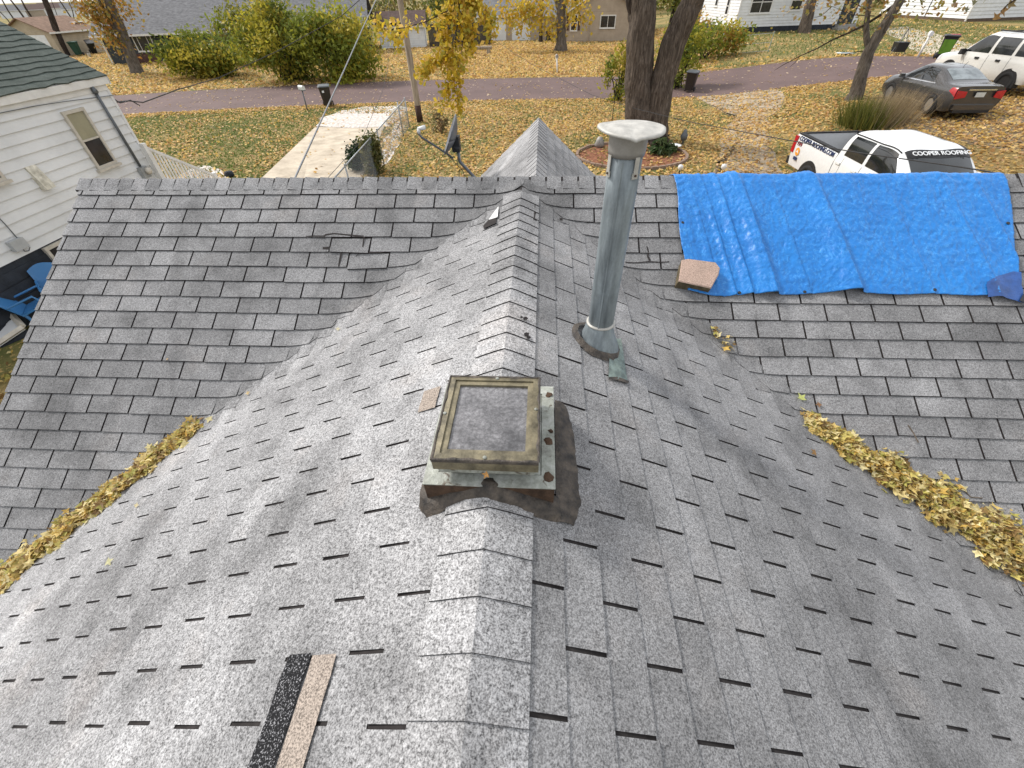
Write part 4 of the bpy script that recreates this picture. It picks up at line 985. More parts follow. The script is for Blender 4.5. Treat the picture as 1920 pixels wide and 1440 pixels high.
# ---- neighbour's porch stair railing (white)
RX = -9.55
tp, bt = at_x(270, 276, RX), at_x(402, 329, RX)
SR = thing('stair_railing', 'white porch stair railing with slim balusters at the clapboard house front', 'railing', (RX, tp.y, 0))
rail = lambda f, dz: tp.lerp(bt, f) + Vector((0, 0, dz))
mb = MB(); mb.box(rail(.5, 0), ((.07), (bt-tp).length*1.02, .06), Matrix.Rotation(math.atan2(bt.z-tp.z, bt.y-tp.y), 3, 'X')); mb.build('top_rail', M_TRIM, SR)
mb = MB(); mb.box(rail(.5, -.68), ((.06), (bt-tp).length*1.0, .05), Matrix.Rotation(math.atan2(bt.z-tp.z, bt.y-tp.y), 3, 'X')); mb.build('bottom_rail', M_TRIM, SR)
for k in range(1, 18):
    f = k/18; p = rail(f, -.34); mb = MB(); mb.box(p, (.03, .035, .66)); mb.build('baluster', M_TRIM, SR)
for f in (0.0, 1.0):
    p = rail(f, 0); z = ground_z(p.x, p.y); mb = MB(); mb.box((p.x, p.y, (z + p.z + .08)/2), (.1, .1, p.z + .08 - z)); mb.build('post', M_TRIM, SR)
PS = thing('porch_steps', 'pale wooden porch steps behind the white stair railing', 'steps', (RX - .7, tp.y, 0))
for k in range(6):
    f = k/6; p = rail(f, -.8); z = max(0.06, p.z); mb = MB(); mb.box((RX - .7, p.y + .12, z - .03), (1.3, abs(bt.y-tp.y)/6+.03, .06)); mb.box((RX - .7, p.y + .12 - abs(bt.y-tp.y)/12, z/2-.03), (1.28, .03, z)); mb.build('step', M_CREAM, PS)
p = on_ground(432, 331); mb = MB(); mb.lathe([(0.14, 0), (0.17, .08), (.12, .18), (0, .2)], p, 9, wob=lambda t, r, z: random.uniform(.8, 1.2)); tag(mb.build('stone', M_NAVY, None, True), 'dark round stone at the foot of the porch steps', 'stone')

# ---- cellar bulkhead and blue plastic furniture in the gap
ps = [at_z(0, 566, .75), at_z(48, 618, .55), at_z(0, 650, .45), at_z(-70, 600, .6)]
BH = thing('cellar_bulkhead', 'white panelled cellar hatch with grey wooden frame against the dark foundation', 'hatch', tuple(ps[2]))
mb = MB(); mb.prism(ps, (0, 0, 0.05)); mb.build('hatch_door', M_WHITE_OLD, BH)
mb = MB(); mb.prism([p - Vector((0, 0, .02)) for p in ps], (0, 0, -.7)); mb.build('base', M_NAVY, BH)
for a_, b_, off in ((0, 1, .07), (1, 2, .06)):
    mb = MB(); mb.tube([ps[a_] + Vector((0, 0, off)), ps[b_] + Vector((0, 0, off))], 0.05, 4); mb.build('frame_board', M_CREAM, BH)
t = NT('translucent_blue_plastic'); t.color((0.06, 0.22, 0.48)); t.set(0.25, 0, 0.5); t.b.inputs['Alpha'].default_value = 0.8; M_BLUEP = t.m
def blue_chair(label, c, yaw, tilt):
    o = thing('plastic_chair', label, 'chair', (0, 0, 0), 'blue plastic chairs')
    def pt(x, y, z): return (x, y, z)
    mb = MB(); mb.box((0, 0, .40), (.46, .46, .03)); mb.build('seat', M_BLUEP, o)
    mb = MB(); P = [[Vector((-.22+.44*i/6, .22+.10*j/4, .42 + (.40+.08*math.sin(math.pi*i/6))*j/4)) for i in range(7)] for j in range(5)]; mb.grid(P); bk = mb.build('backrest', M_BLUEP, o); sm = bk.modifiers.new('thickness', 'SOLIDIFY'); sm.thickness = .02
    for x in (-.2, .2):
        for y in (-.2, .2): mb = MB(); mb.tube([(x*1.15, y*1.2, 0), (x, y, .4)], [.02, .028], 6); mb.build('leg', M_BLUEP, o)
        mb = MB(); mb.tube([(x*1.1, -.2, .40), (x*1.15, -.18, .60), (x*1.1, .25, .62)], .02, 6); mb.build('arm', M_BLUEP, o)
    o.location = c; o.rotation_euler = (tilt, 0, yaw); return o
def gap_pt(u, v):
    off = NW.A + NW.n*GAP_OFF; r = ray(u, v); k = (off - CAM).dot(NW.n)/r.dot(NW.n); p = CAM + r*k; return Vector((p.x, p.y, ground_z(p.x, p.y)))
GAP_OFF = 0.45
blue_chair('blue plastic chair leaning against the dark foundation', gap_pt(84, 512), 0.9, 0.0)
blue_chair('blue plastic chair tipped forward in front of its twin', gap_pt(66, 548), 2.2, -0.3)
c = gap_pt(98, 520); TB = thing('plastic_table', 'round blue plastic table between the two blue chairs', 'table', (c.x, c.y, c.z))
mb = MB(); mb.lathe([(.0, .47), (.24, .48), (.25, .5), (.24, .515), (0, .51)], (c.x, c.y, c.z), 24); mb.build('table_top', M_BLUEP, TB, True)
mb = MB(); mb.lathe([(.2, 0), (.05, .05), (.035, .3), (.06, .47)], (c.x, c.y, c.z), 12); mb.build('pedestal', M_BLUEP, TB, True)

# ---------------------------------------------------------------- houses across the road
M_GREYSH = mat('grey_far_shingles', (0.13, 0.13, 0.135), 0.9, 0.2, 3, 0, 0.2, 0.3, 12, c2=(0.17, 0.17, 0.175), stretch=(1, 1, 4))
M_BRSH = mat('brown_far_shingles', (0.105, 0.072, 0.062), 0.9, 0.25, 3, 0, 0.2, 0.3, 12); M_TANSH = mat('tan_far_shingles', (0.21, 0.135, 0.095), 0.9, 0.25, 3, 0, 0.2, 0.3, 12)
M_DGREY = mat('charcoal_siding', (0.035, 0.042, 0.045), 0.7, 0.2, 3); M_BEIGE = mat('beige_siding', (0.40, 0.325, 0.245), 0.65, 0.1, 2); M_BEIGEG = mat('tan_stucco', (0.42, 0.35, 0.25), 0.8, 0.12, 2)
def house_block(name, label, A, B, depth, eave, rise, wall_m, roof_m, out=(0, 0), over=0.4, expo=0.2, gable_end=False, base_h=0.0, base_m=None, ridge_along=True):
    """Box house: front wall A->B facing the camera, ridge parallel to it (or gable to the front)."""
    o = thing(name, label, 'house', ((A.x+B.x)/2, (A.y+B.y)/2, ground_z(A.x, A.y))); w = Wall(A, B, out); g = min(ground_z(A.x, A.y), ground_z(B.x, B.y)); ev = g + eave
    bk = -w.n*depth; mb = MB(); w.slab(mb, 0, w.L, g - .3, ev, -depth, 0); mb.build('wall', wall_m, o)
    if base_h:
        mb = MB(); w.slab(mb, -.02, w.L + .02, g - .3, g + base_h, -depth - .02, .03); mb.build('foundation', base_m, o)
    board_run(w, 0, w.L, g + base_h, ev, expo, wall_m, o, False)
    for s_, T in ((-1, 0), (1, w.L)):
        w2 = Wall(w.P(T, 0), w.P(T, 0) - w.n*depth, w.P(T + s_*9, 0)); board_run(w2, 0, depth, g + base_h, ev, expo, wall_m, o, False)
    if ridge_along:
        r0, r1 = w.P(-over, ev + rise, -depth/2), w.P(w.L + over, ev + rise, -depth/2); k = rise/(depth/2)*over
        rf = slope('roof', [w.P(-over, ev - k, over), w.P(w.L + over, ev - k, over), r1, r0], roof_m, o)
        slope('roof', [w.P(-over, ev - k, -depth - over), w.P(w.L + over, ev - k, -depth - over), r1, r0], roof_m, o)
        for T in (0, w.L):
            mb = MB(); mb.prism([w.P(T, ev, 0), w.P(T, ev, -depth), w.P(T, ev + rise*.97, -depth/2)], w.d*(.05 if T == 0 else -.05)); mb.build('gable_wall', wall_m, o)
        mb = MB(); w.slab(mb, -over, w.L + over, ev - k - .14, ev - k + .02, over - .03, over + .01); mb.build('gutter', M_TRIM, o)
    else:
        T = w.L/2; k = rise/T*over
        for s_, t_ in ((0, -over), (1, w.L + over)):
            slope('roof', [w.P(t_, ev - k, over), w.P(T, ev + rise, over), w.P(T, ev + rise, -depth - over), w.P(t_, ev - k, -depth - over)], roof_m, o)
            mb = MB(); mb.prism([w.P(t_, ev - k - .16, over), w.P(T, ev + rise - .16, over), w.P(T, ev + rise, over), w.P(t_, ev - k, over)], w.n*.03); mb.build('rake_board', M_TRIM, o)
        mb = MB(); mb.prism([w.P(0, ev, 0), w.P(w.L, ev, 0), w.P(T, ev + rise*.97, 0)], -w.n*.05); mb.build('gable_wall', wall_m, o)
        board_run(w, 0, w.L, ev, ev + rise*.95, expo, wall_m, o, False, top_fn=lambda z, a, c: (a + (c-a)/2*(z-ev+expo)/rise, c - (c-a)/2*(z-ev+expo)/rise))
    return o, w, g, ev
def win_px(w, o, u0, v0, u1, v1, fm=M_TRIM, **kw):
    a, c = w.hit(u0, v1), w.hit(u1, v0); a2, c2 = w.hit(u0, v0), w.hit(u1, v1); return window(w, min(a[0], c2[0]), max(c[0], c2[0]), min(a[1], c2[1]), max(c[1], a2[1]), o, fm, **kw)
# charcoal house with grey roof
A, B = on_ground(216, 121), on_ground(690, 99)
o, w, g, ev = house_block('ranch_house', 'long charcoal ranch house with wide grey roof behind the green bushes', A, B, 9, 2.75, 2.5, M_DGREY, M_GREYSH, over=.7)
a, c = w.hit(243, 88), w.hit(291, 56); window(w, w.hit(247, 70)[0], w.hit(283, 70)[0], g + .95, g + 2.35, o, M_TRIM, .09, (.25, .75), False)
mb = MB(); w.slab(mb, w.hit(250, 95)[0], w.hit(290, 95)[0], g, g + .8, .0, .12); mb.build('brick_base', mat('dark_brick', (0.10, 0.05, 0.04), 0.9, 0.35, 4), o)
mb = MB(); mb.tube([w.P(-.1, ev - .2, .5), w.P(-.1, ev - .6, .12), w.P(-.1, g + .1, .1)], .06, 8); mb.build('downspout', M_TRIM, o)
# tan garage
A, B = on_ground(121, 107), on_ground(198, 97)
gd = (B - A).normalized(); gn = Vector((gd.y, -gd.x, 0)); gn = gn if gn.dot(-A) > 0 else -gn
o, w, g, ev = house_block('garage', 'tan garage with brown roof and white overhead door', A, B, 7, 2.45, 1.25, M_BEIGEG, M_TANSH, over=.35)
w2 = Wall(w.P(0, 0), w.P(0, 0) - w.n*7, w.P(-9, 0)); mb = MB(); w2.slab(mb, 1.0, 6.0, g, g + 2.1, 0, .05); dr = mb.build('garage_door', M_WHITE, o)
mb = MB(); w.slab(mb, 4.5, 6.4, ev + .55, ev + .62, -2.0, -1.2); mb.build('roof_vent', M_TRIM, o)
# small white cottage
A, B = on_ground(716, 92), on_ground(800, 88.5)
o, w, g, ev = house_block('cottage', 'small white clapboard cottage with dark brown roof behind the utility pole', A, B, 4.2, 2.15, 1.15, M_WHITE, M_BRSH, over=.3, expo=.22)
win_px(w, o, 735, 40, 753, 72, mat('grey_trim', (0.33, 0.32, 0.30), 0.6, 0.1, 5), fw=.09)
# beige house: gable front wing and a longer wing behind
A, B = on_ground(1060, 78.5), on_ground(1196, 73)
o, w, g, ev = house_block('bungalow', 'beige clapboard bungalow with white trimmed gable behind the lawn tree', A, B, 9, 2.75, 2.3, M_BEIGE, M_GREYSH, over=.45, expo=.16, ridge_along=False)
win_px(w, o, 1124, 28, 1153, 53, fw=.10, bars=(.5,), hung=False)
f_ = win_px(w, o, 1069, 27, 1082, 58, fw=.09)
for u0, u1 in ((1062, 1068), (1083, 1089)):
    mb = MB(); a, c = w.hit(u0, 57), w.hit(u1, 28); w.slab(mb, a[0], c[0], a[1], c[1], .02, .07); mb.build('shutter', mat('brown_shutter', (0.075, 0.04, 0.035), 0.6, 0.2, 6), o)
mb = MB(); mb.tube([w.P(w.hit(1106, 40)[0], g + .1, .08), w.P(w.hit(1106, 40)[0], ev, .08)], .05, 8); mb.build('downspout', M_BEIGE, o)
A2, B2 = w.P(-11.5, 0, -2.5), w.P(-.2, 0, -2.5)
o, w, g, ev = house_block('house_wing', 'low beige wing with white doors behind the yellow hanging branch', A2, B2, 8, 2.6, 2.0, M_BEIGE, M_GREYSH, over=.4, expo=.16)
for a, c in ((4.2, 6.6), (1.0, 3.4)):
    mb = MB(); w.slab(mb, a, c, g, g + 2.1, 0, .06); mb.build('garage_door', M_WHITE, o)
# white houses on the right
A, B = on_ground(1374, 65), on_ground(1600, 54)
o, w, g, ev = house_block('white_house', 'white clapboard house with dark foundation behind the wire fence', A, B, 9, 4.4, 2.2, M_WHITE, M_GREYSH, over=.4, expo=.22, base_h=.55, base_m=M_NAVY)
win_px(w, o, 1403, -18, 1443, 25, fw=.10, bars=(.5,), hung=True); win_px(w, o, 1478, -20, 1500, 20, fw=.10)
a = w.hit(1568, 45); mb = MB(); w.slab(mb, a[0], a[0] + 1.5, g + .5, g + 2.7, 0, .05); mb.build('door', M_DGREY, o)
mb = MB(); w.slab(mb, a[0] - .3, a[0] + 1.9, g, g + .3, 0, 1.0); w.slab(mb, a[0] - .1, a[0] + 1.7, g + .3, g + .52, 0, .6); mb.build('door_step', mat('grey_concrete', (0.30, 0.29, 0.27), 0.9, 0.15, 4), o)
w2 = Wall(w.P(0, 0), w.P(0, 0) - w.n*9, w.P(-9, 0))
for u0, v0, u1, v1 in ((1357, -12, 1366, 28), (1338, -16, 1348, 12)): 
    s_ = 0.5*(w2.hit(u0, v1)[0] + w2.hit(u1, v1)[0]); z_ = w2.hit(u0, v1)[1]; window(w2, s_ - .35, s_ + .35, z_, z_ + 1.4, o, M_TRIM, .09)
mb = MB(); mb.tube([w.P(-.06, ev, .1), w.P(-.06, g + .6, .1), w.P(.35, g + .1, .9)], .07, 8); mb.build('downspout', M_TRIM, o)
A, B = on_ground(1808, 41), on_ground(2060, 32)
o, w, g, ev = house_block('white_house', 'long low white clapboard house beside the concrete drive at the uphill end', A, B, 13, 3.6, 2.2, M_WHITE, M_GREYSH, over=.4, expo=.30, base_h=.25, base_m=mat('brown_foundation', (0.12, 0.085, 0.06), 0.9, 0.2, 4))
w2 = Wall(w.P(0, 0), w.P(0, 0) - w.n*13, w.P(-9, 0))
mb = MB(); mb.tube([w.P(-.05, ev, .1), w.P(-.05, g + .05, .1)], .08, 8); mb.build('downspout', M_TRIM, o)
mb = MB(); w2.slab(mb, 5.5, 5.62, g + .2, ev, 0, .06); mb.build('corner_board', M_DGREY, o)

# ---- wooden fences
M_FENCE = mat('dark_fence_wood', (0.055, 0.048, 0.04), 0.9, 0.3, 4, stretch=(1, 1, .3)); M_FENCEG = mat('grey_fence_wood', (0.17, 0.16, 0.15), 0.9, 0.2, 4, stretch=(1, 1, .3))
def wood_fence(label, A, B, h, mt):
    w = Wall(A, B, (0, 0)); g = ground_z(A.x, A.y); o = thing('board_fence', label, 'fence', tuple(A)); n = int(w.L/.16)
    for i in range(n):
        mb = MB(); z = g + h*random.uniform(.97, 1.02); w.slab(mb, i*.16 + .006, i*.16 + .154, g, z, 0, .025); mb.build('board', mt, o)
    for z in (.4, h - .4):
        mb = MB(); w.slab(mb, 0, w.L, g + z - .05, g + z + .05, -.05, -.002); mb.build('rail', mt, o)
wood_fence('dark weathered board fence between the cottage and the hanging yellow branch', on_ground(806, 89), on_ground(922, 83), 2.1, M_FENCE)
wood_fence('tall grey board fence between the bungalow and the white house', on_ground(1300, 50), on_ground(1352, 47), 2.6, M_FENCEG)
# ---- far houses towards the horizon
for i, (u, v, wd, h, c, rc, lb) in enumerate(((30, 34, 9, 2.6, M_WHITE, M_GREYSH, 'far white house glimpsed between bare trunks'), (68, 32, 8, 2.6, M_BEIGE, M_BRSH, 'far beige house between bare trunks'), (108, 29, 10, 2.8, M_WHITE, M_BRSH, 'far white house with brown roof near the horizon'), (150, 31, 9, 2.6, M_WHITE, M_GREYSH, 'far pale house beside the orange-leaved tree'))):
    p = on_ground(u, v); d = Vector((-p.y, p.x, 0)).normalized(); house_block('far_house', lb, p + d*wd/2, p - d*wd/2, 8, h, 1.8, c, rc, expo=.4)
# ================================================================ trees, shrubs, plants
def bark(name, c, c2):
    t = NT(name); n = t.noise(5, 5, 0.7, stretch=(3.2, 3.2, 0.4), dist=0.9); n2 = t.noise(3, 3)
    col = t.ramp(n, [(0.32, tuple(v*0.35 for v in c)), (0.5, c), (0.68, c2)]); t.color(t.mix(1.0, col, t.ramp(n2, [(0.3, 0.75), (0.7, 1.1)]), 'MULTIPLY')); t.set(0.95, 0, 0.15); t.bump(n, 1.0, 0.12); return t.m
M_BARK = bark('brown_bark', (0.13, 0.103, 0.082), (0.25, 0.205, 0.165)); M_BARKG = bark('grey_bark', (0.17, 0.145, 0.12), (0.27, 0.235, 0.20)); M_BARKD = bark('dark_bark', (0.055, 0.042, 0.034), (0.11, 0.085, 0.07))
def trunk_mesh(mb, pts, rad, n=14, sub=5, rough=0.08, seed=0):
    """Tapered limb with fluted, uneven skin."""
    P, Rr = [], []
    for i in range(len(pts) - 1):
        for k in range(sub):
            f = k/sub; P.append(Vector(pts[i]).lerp(Vector(pts[i+1]), f)); Rr.append(rad[i]*(1-f)+rad[i+1]*f)
    P.append(Vector(pts[-1])); Rr.append(rad[-1]); o = len(mb.v); mb.tube(P, Rr, n)
    for i in range(len(P)):
        for j in range(n):
            v = Vector(mb.v[o + i*n + j]); d = v - P[i]; a = j/n*6.283
            q = 1 + rough*(1.3*noise.noise(Vector((math.cos(a)*2.2 + seed, math.sin(a)*2.2, i*0.22))) + 0.8*noise.noise(Vector((math.cos(a)*5 + seed, math.sin(a)*5, i*0.1))))
            mb.v[o + i*n + j] = tuple(P[i] + d*q)
def limbs(mb, p, d, L, r, depth, tips, spread=0.6, up=0.15):
    k = 4; pts = [p]; q = Vector(p); dd = Vector(d).normalized()
    for i in range(k):
        dd = (dd + Vector((random.gauss(0, .16), random.gauss(0, .16), random.gauss(up*.4, .12)))).normalized(); q = q + dd*(L/k); pts.append(q.copy())
    mb.tube(pts, [r*(1 - .55*i/k) for i in range(k+1)], 6 if depth > 1 else 4, cap=False); tips.append(q.copy())
    if depth > 0:
        for c in range(random.choice((2, 3))):
            i = random.choice((2, 3, 4)); nd = (dd + Vector((random.gauss(0, spread), random.gauss(0, spread), random.gauss(up, spread*.6)))).normalized(); limbs(mb, pts[i], nd, L*random.uniform(.55, .8), r*.5, depth-1, tips, spread, up)
def leaf_cloud(name, centers, n, sd, size, cols, parent, flat=0.1, elong=1.5, shade=None):
    c = np.array([tuple(v) for v in centers]); idx = RNG.integers(0, len(c), n); p = c[idx] + RNG.normal(0, 1, (n, 3))*np.asarray(sd)
    o = np_mesh(name, leaf_quads(p, np.full(n, size), flat, elong), 4, LEAF, pick(cols, n), parent); o['kind'] = 'stuff'; return o
YLW = [(0.62, 0.44, 0.045), (0.55, 0.40, 0.04), (0.70, 0.52, 0.08), (0.48, 0.36, 0.05), (0.42, 0.36, 0.06), (0.60, 0.36, 0.05)]
ORG = [(0.42, 0.24, 0.05), (0.50, 0.30, 0.06), (0.36, 0.26, 0.06), (0.22, 0.20, 0.05), (0.46, 0.22, 0.05)]
OLV = [(0.30, 0.31, 0.035), (0.20, 0.235, 0.03), (0.40, 0.36, 0.04), (0.13, 0.165, 0.03), (0.46, 0.38, 0.05), (0.24, 0.28, 0.045)]
GRB = [(0.09, 0.12, 0.03), (0.13, 0.155, 0.04), (0.19, 0.18, 0.045), (0.26, 0.21, 0.05)]
def add_crown(o, base, tops, n, cols, size, mt, depth=3, L=2.6, r=0.10, sd=0.35, spread=.6):
    mb = MB(); tips = []
    for p, d in tops:
        for k in range(3): limbs(mb, p, Vector(d) + Vector((random.gauss(0, .5), random.gauss(0, .5), random.uniform(0, .4))), L, r, depth, tips, spread)
    tag(mb.build('branches', mt, o), kind='stuff')
    if n: leaf_cloud('crown', tips, n, sd, size, cols, o)
    return tips

# ---- silver maple with two trunks
base = on_ground(1212, 262); tp_ = lambda u, v: at_dist_of(u, v, base)
MT = thing('maple_tree', 'big twin-trunked maple with furrowed brown bark in the front lawn', 'tree', tuple(base))
mb = MB(); trunk_mesh(mb, [base + Vector((-.15, 0, -.2)), tp_(1204, 245), tp_(1200, 200), tp_(1197, 150), tp_(1200, 90), tp_(1205, 40), tp_(1205, 0), tp_(1200, -60), tp_(1188, -150)], [.74, .66, .60, .56, .53, .50, .47, .42, .36], 22, 6, .12, 1); mb.build('trunk', M_BARK, MT, True)
mb = MB(); trunk_mesh(mb, [base + Vector((.35, .1, -.2)), tp_(1226, 235), tp_(1233, 200), tp_(1242, 150), tp_(1263, 80), tp_(1290, 20), tp_(1300, 0), tp_(1335, -70), tp_(1390, -160)], [.62, .56, .50, .46, .44, .40, .38, .33, .27], 20, 6, .12, 4); mb.build('trunk', M_BARK, MT, True)
mb = MB(); trunk_mesh(mb, [tp_(1204, 60), tp_(1194, 35), tp_(1186, 10), tp_(1180, -20), tp_(1160, -90)], [.26, .24, .22, .20, .14], 12, 5, .1, 7); mb.build('limb', M_BARKD, MT, True)
mb = MB()
for a in range(7):
    t_ = a*0.9 + .3; d = Vector((math.cos(t_), math.sin(t_), 0)); trunk_mesh(mb, [base + d*.45 + Vector((0, 0, .35)), base + d*.8 + Vector((0, 0, .1)), base + d*1.25 + Vector((0, 0, -.08))], [.2, .15, .06], 8, 3, .1, a)
mb.build('root_flare', M_BARKD, MT, True)
add_crown(MT, base, [(tp_(1188, -150), (-.3, .1, 1)), (tp_(1390, -160), (.6, .1, .8)), (tp_(1160, -90), (-.7, -.1, .7))], 2600, YLW, .13, M_BARKD, 3, 2.6, .13)
# its long drooping bough with yellow leaves, hanging over the lawn towards the pole
hang = lambda u, v, D=11.0: far_pt(u, v, D)
mb = MB(); mb.tube([tp_(1160, -90), far_pt(1010, -260, 17), far_pt(900, -240, 12.5), hang(868, -120), hang(862, 0), hang(856, 60), hang(852, 115)], [.14, .10, .07, .045, .022, .014, .007], 6); bo = mb.build('bough', M_BARKD, MT, True)
strands = [[(862, -60), (850, 20), (840, 70), (846, 120), (842, 160), (828, 195)], [(868, -50), (872, 30), (868, 80), (858, 130), (856, 170), (862, 205)], [(850, -40), (838, 20), (826, 60), (838, 95), (830, 120)], [(862, 20), (880, 50), (884, 80), (874, 110)], [(846, 90), (820, 110), (800, 125), (790, 142)], [(866, 0), (905, 20), (920, 45), (915, 70)], [(862, -10), (890, 0), (900, 10)],
           [(840, 20), (800, 40), (760, 52), (722, 55)], [(722, 55), (712, 45), (708, 40)], [(735, 55), (742, 68), (742, 80)]]
mb = MB(); cs = []
for s_ in strands:
    P = [hang(u, v, 11 + random.uniform(-.4, .4)) for u, v in s_]; mb.tube(P, [.010 - .006*i/len(P) for i in range(len(P))], 4)
    w_ = .35 if s_[0][0] in (840, 722, 735) else 1.0
    for i in range(len(P) - 1):
        for k in range(int(26*w_)): cs.append(P[i].lerp(P[i+1], random.random()))
mb.build('twigs', M_BARKD, bo)
leaf_cloud('hanging_leaves', cs, 2700, (0.075, .12, .075), .068, [(0.66, 0.46, 0.03), (0.58, 0.40, 0.03), (0.74, 0.55, 0.07), (0.50, 0.40, 0.05), (0.42, 0.38, 0.06), (0.70, 0.46, 0.10)], bo, .0, 1.6)

# ---- forked tree by the drive
base = on_ground(1601, 187); tq = lambda u, v: at_dist_of(u, v, base)
FT = thing('forked_tree', 'slender forked bare tree beside the grey sedan', 'tree', tuple(base))
mb = MB(); trunk_mesh(mb, [base + Vector((0, 0, -.2)), tq(1607, 172), tq(1615, 140), tq(1627, 100), tq(1645, 68), tq(1665, 38), tq(1685, 5), tq(1705, -30), tq(1740, -90)], [.40, .30, .26, .24, .21, .19, .18, .15, .11], 16, 5, .08, 11); mb.build('trunk', M_BARKG, FT, True)
mb = MB(); trunk_mesh(mb, [tq(1630, 96), tq(1625, 75), tq(1624, 50), tq(1628, 20), tq(1632, -10), tq(1636, -70)], [.13, .12, .11, .10, .09, .06], 12, 4, .08, 13); mb.build('limb', M_BARKG, FT, True)
mb = MB(); mb.tube([tq(1690, 0), tq(1660, 22), tq(1625, 45), tq(1590, 62), tq(1560, 75), tq(1530, 92), tq(1500, 105), tq(1468, 122), tq(1452, 132)], [.08, .06, .05, .04, .034, .028, .022, .016, .008], 6)
for s_ in ([(1590, 62), (1578, 66), (1560, 60)], [(1545, 84), (1540, 78), (1530, 78)], [(1500, 105), (1490, 118), (1480, 126)], [(1560, 75), (1555, 88), (1545, 95)], [(1625, 95), (1600, 98), (1580, 103)], [(1640, 30), (1600, 28), (1560, 12), (1530, 18)], [(1600, 28), (1590, 40), (1570, 44)], [(1628, 20), (1600, 5), (1570, -10)], [(1560, 12), (1540, 30), (1520, 35)]):
    mb.tube([tq(u, v) for u, v in s_], [.02, .013, .007, .005][:len(s_)], 4)
bo = mb.build('boughs', M_BARKD, FT)
leaf_cloud('leaves', [tq(u, v) for u, v in ((1650, 12), (1640, 5), (1600, 20), (1575, 25), (1560, 8), (1590, 8), (1720, 15), (1735, 5), (1700, 25), (1600, 40), (1610, 10), (1490, 15), (1520, 5), (1680, 5), (1760, 3), (1780, 5))], 420, (.5, .5, .28), .12, [(0.30, 0.24, 0.05), (0.36, 0.20, 0.06), (0.22, 0.22, 0.06), (0.45, 0.33, 0.16)], bo)
add_crown(FT, base, [(tq(1740, -90), (.4, 0, 1)), (tq(1636, -70), (-.3, 0, 1))], 260, ORG, .12, M_BARKD, 3, 2.0, .06)
# a few large leaves on a twig that reaches over the near lawn
PF = [far_pt(u, v, 6.5) for u, v in ((1960, -30), (1915, -8), (1890, 8), (1876, 22))]
mb = MB(); mb.tube([tq(1740, -90)] + PF, [.03, .012, .008, .006, .004], 5); tw = mb.build('twig', M_BARKD, FT)
for (u, v, s_, sp, c) in ((1882, 20, .055, .4, (0.30, 0.17, 0.06)), (1868, 33, .05, 2.4, (0.34, 0.20, 0.07)), (1895, 8, .05, 1.0, (0.26, 0.19, 0.08)), (1826, 5, .045, 3, (0.20, 0.19, 0.10)), (1812, 18, .035, 1.5, (0.17, 0.17, 0.10)), (1790, 8, .03, .5, (0.32, 0.22, 0.14))):
    p = far_pt(u, v, 6.5); L_ = maple(p, s_, Vector((random.gauss(0, .3), -1, .4)), sp, .3); tri = []
    for k in range(10): tri += [p, L_[k], L_[(k+1) % 10]]
    np_mesh('leaf', np.array([tuple(q) for q in tri]), 3, LEAF, np.tile(np.array(c), (10, 1)), tw)

# ---- other trees
def simple_tree(label, pix, rads, mt, cols, nleaf, size, top_dir=(0, 0, 1), extra=(), name='tree', L=2.2, depth=3, dist=None):
    base = on_ground(*pix[0]) if dist is None else far_pt(*pix[0], dist); ft = lambda u, v: at_dist_of(u, v, base)
    o = thing(name, label, 'tree', tuple(base)); P = [base - Vector((0, 0, .2))] + [ft(*q) for q in pix[1:]]; mb = MB(); trunk_mesh(mb, P, rads, 14, 5, .09, pix[0][0]); mb.build('trunk', mt, o, True)
    tops = [(P[-1], top_dir)]
    for ex in extra:
        mb = MB(); E_ = [ft(*q[:2]) for q in ex]; trunk_mesh(mb, E_, [q[2] for q in ex], 9, 4, .08, ex[0][0]); mb.build('limb', mt, o, True); tops.append((E_[-1], (E_[-1] - E_[0]).normalized()))
    tips = add_crown(o, base, tops, nleaf, cols, size, M_BARKD, depth, L, rads[-1]*.5, .4)
    return o, ft
o, ft = simple_tree('leaning grey tree with orange-brown leaves before the charcoal ranch house', [(258, 137), (250, 118), (238, 85), (225, 50), (210, 20), (198, -5), (180, -60)], [.62, .48, .42, .40, .36, .33, .28, .22][:7], M_BARKG, ORG, 1500, .2, extra=([(240, 90, .22), (222, 62, .20), (205, 40, .16), (188, 5, .13), (175, -30, .10)],))
cs = [ft(u, v) for u, v in ((215, 78), (208, 60), (200, 45), (190, 30), (180, 20), (172, 8), (195, 60), (218, 70), (165, 20), (185, 5), (205, 25), (228, 15), (235, 5), (160, 5))]
leaf_cloud('leaves', cs, 1600, (.55, .7, .55), .19, ORG, o)
simple_tree('tall bare dark tree beside the tan garage', [(126, 106), (118, 88), (105, 55), (92, 20), (84, 0), (70, -50)], [.40, .36, .33, .30, .28, .22], M_BARKD, ORG, 0, .2, L=2.5)
for k, (pix, r, lb) in enumerate((([(62, 66), (50, 40), (32, 15), (20, 0), (0, -30)], .16, 'bare dark trunk leaning over the far lawn'), ([(45, 66), (30, 42), (15, 20), (4, 0)], .13, 'thin bare trunk above the green shingle roof'), ([(78, 62), (62, 36), (48, 15), (40, 0)], .17, 'forked bare trunk next to the far white house'), ([(142, 46), (130, 28), (118, 10), (108, -5)], .16, 'bare trunk with upswept twigs behind the tan garage'), ([(30, 60), (15, 38), (0, 22), (-15, 10)], .10, 'slim bare sapling at the edge of the far wood'), ([(140, 44), (136, 20), (128, 0)], .10, 'slim bare pole-like trunk behind the garage roof'), ([(112, 44), (104, 20), (96, 0)], .08, 'very thin bare tree near the far houses'))):
    simple_tree(lb, pix, [r*1.3, r, r*.9, r*.8, r*.7][:len(pix)], M_BARKD, ORG, 0, .2, L=1.6, depth=2, name='bare_tree')
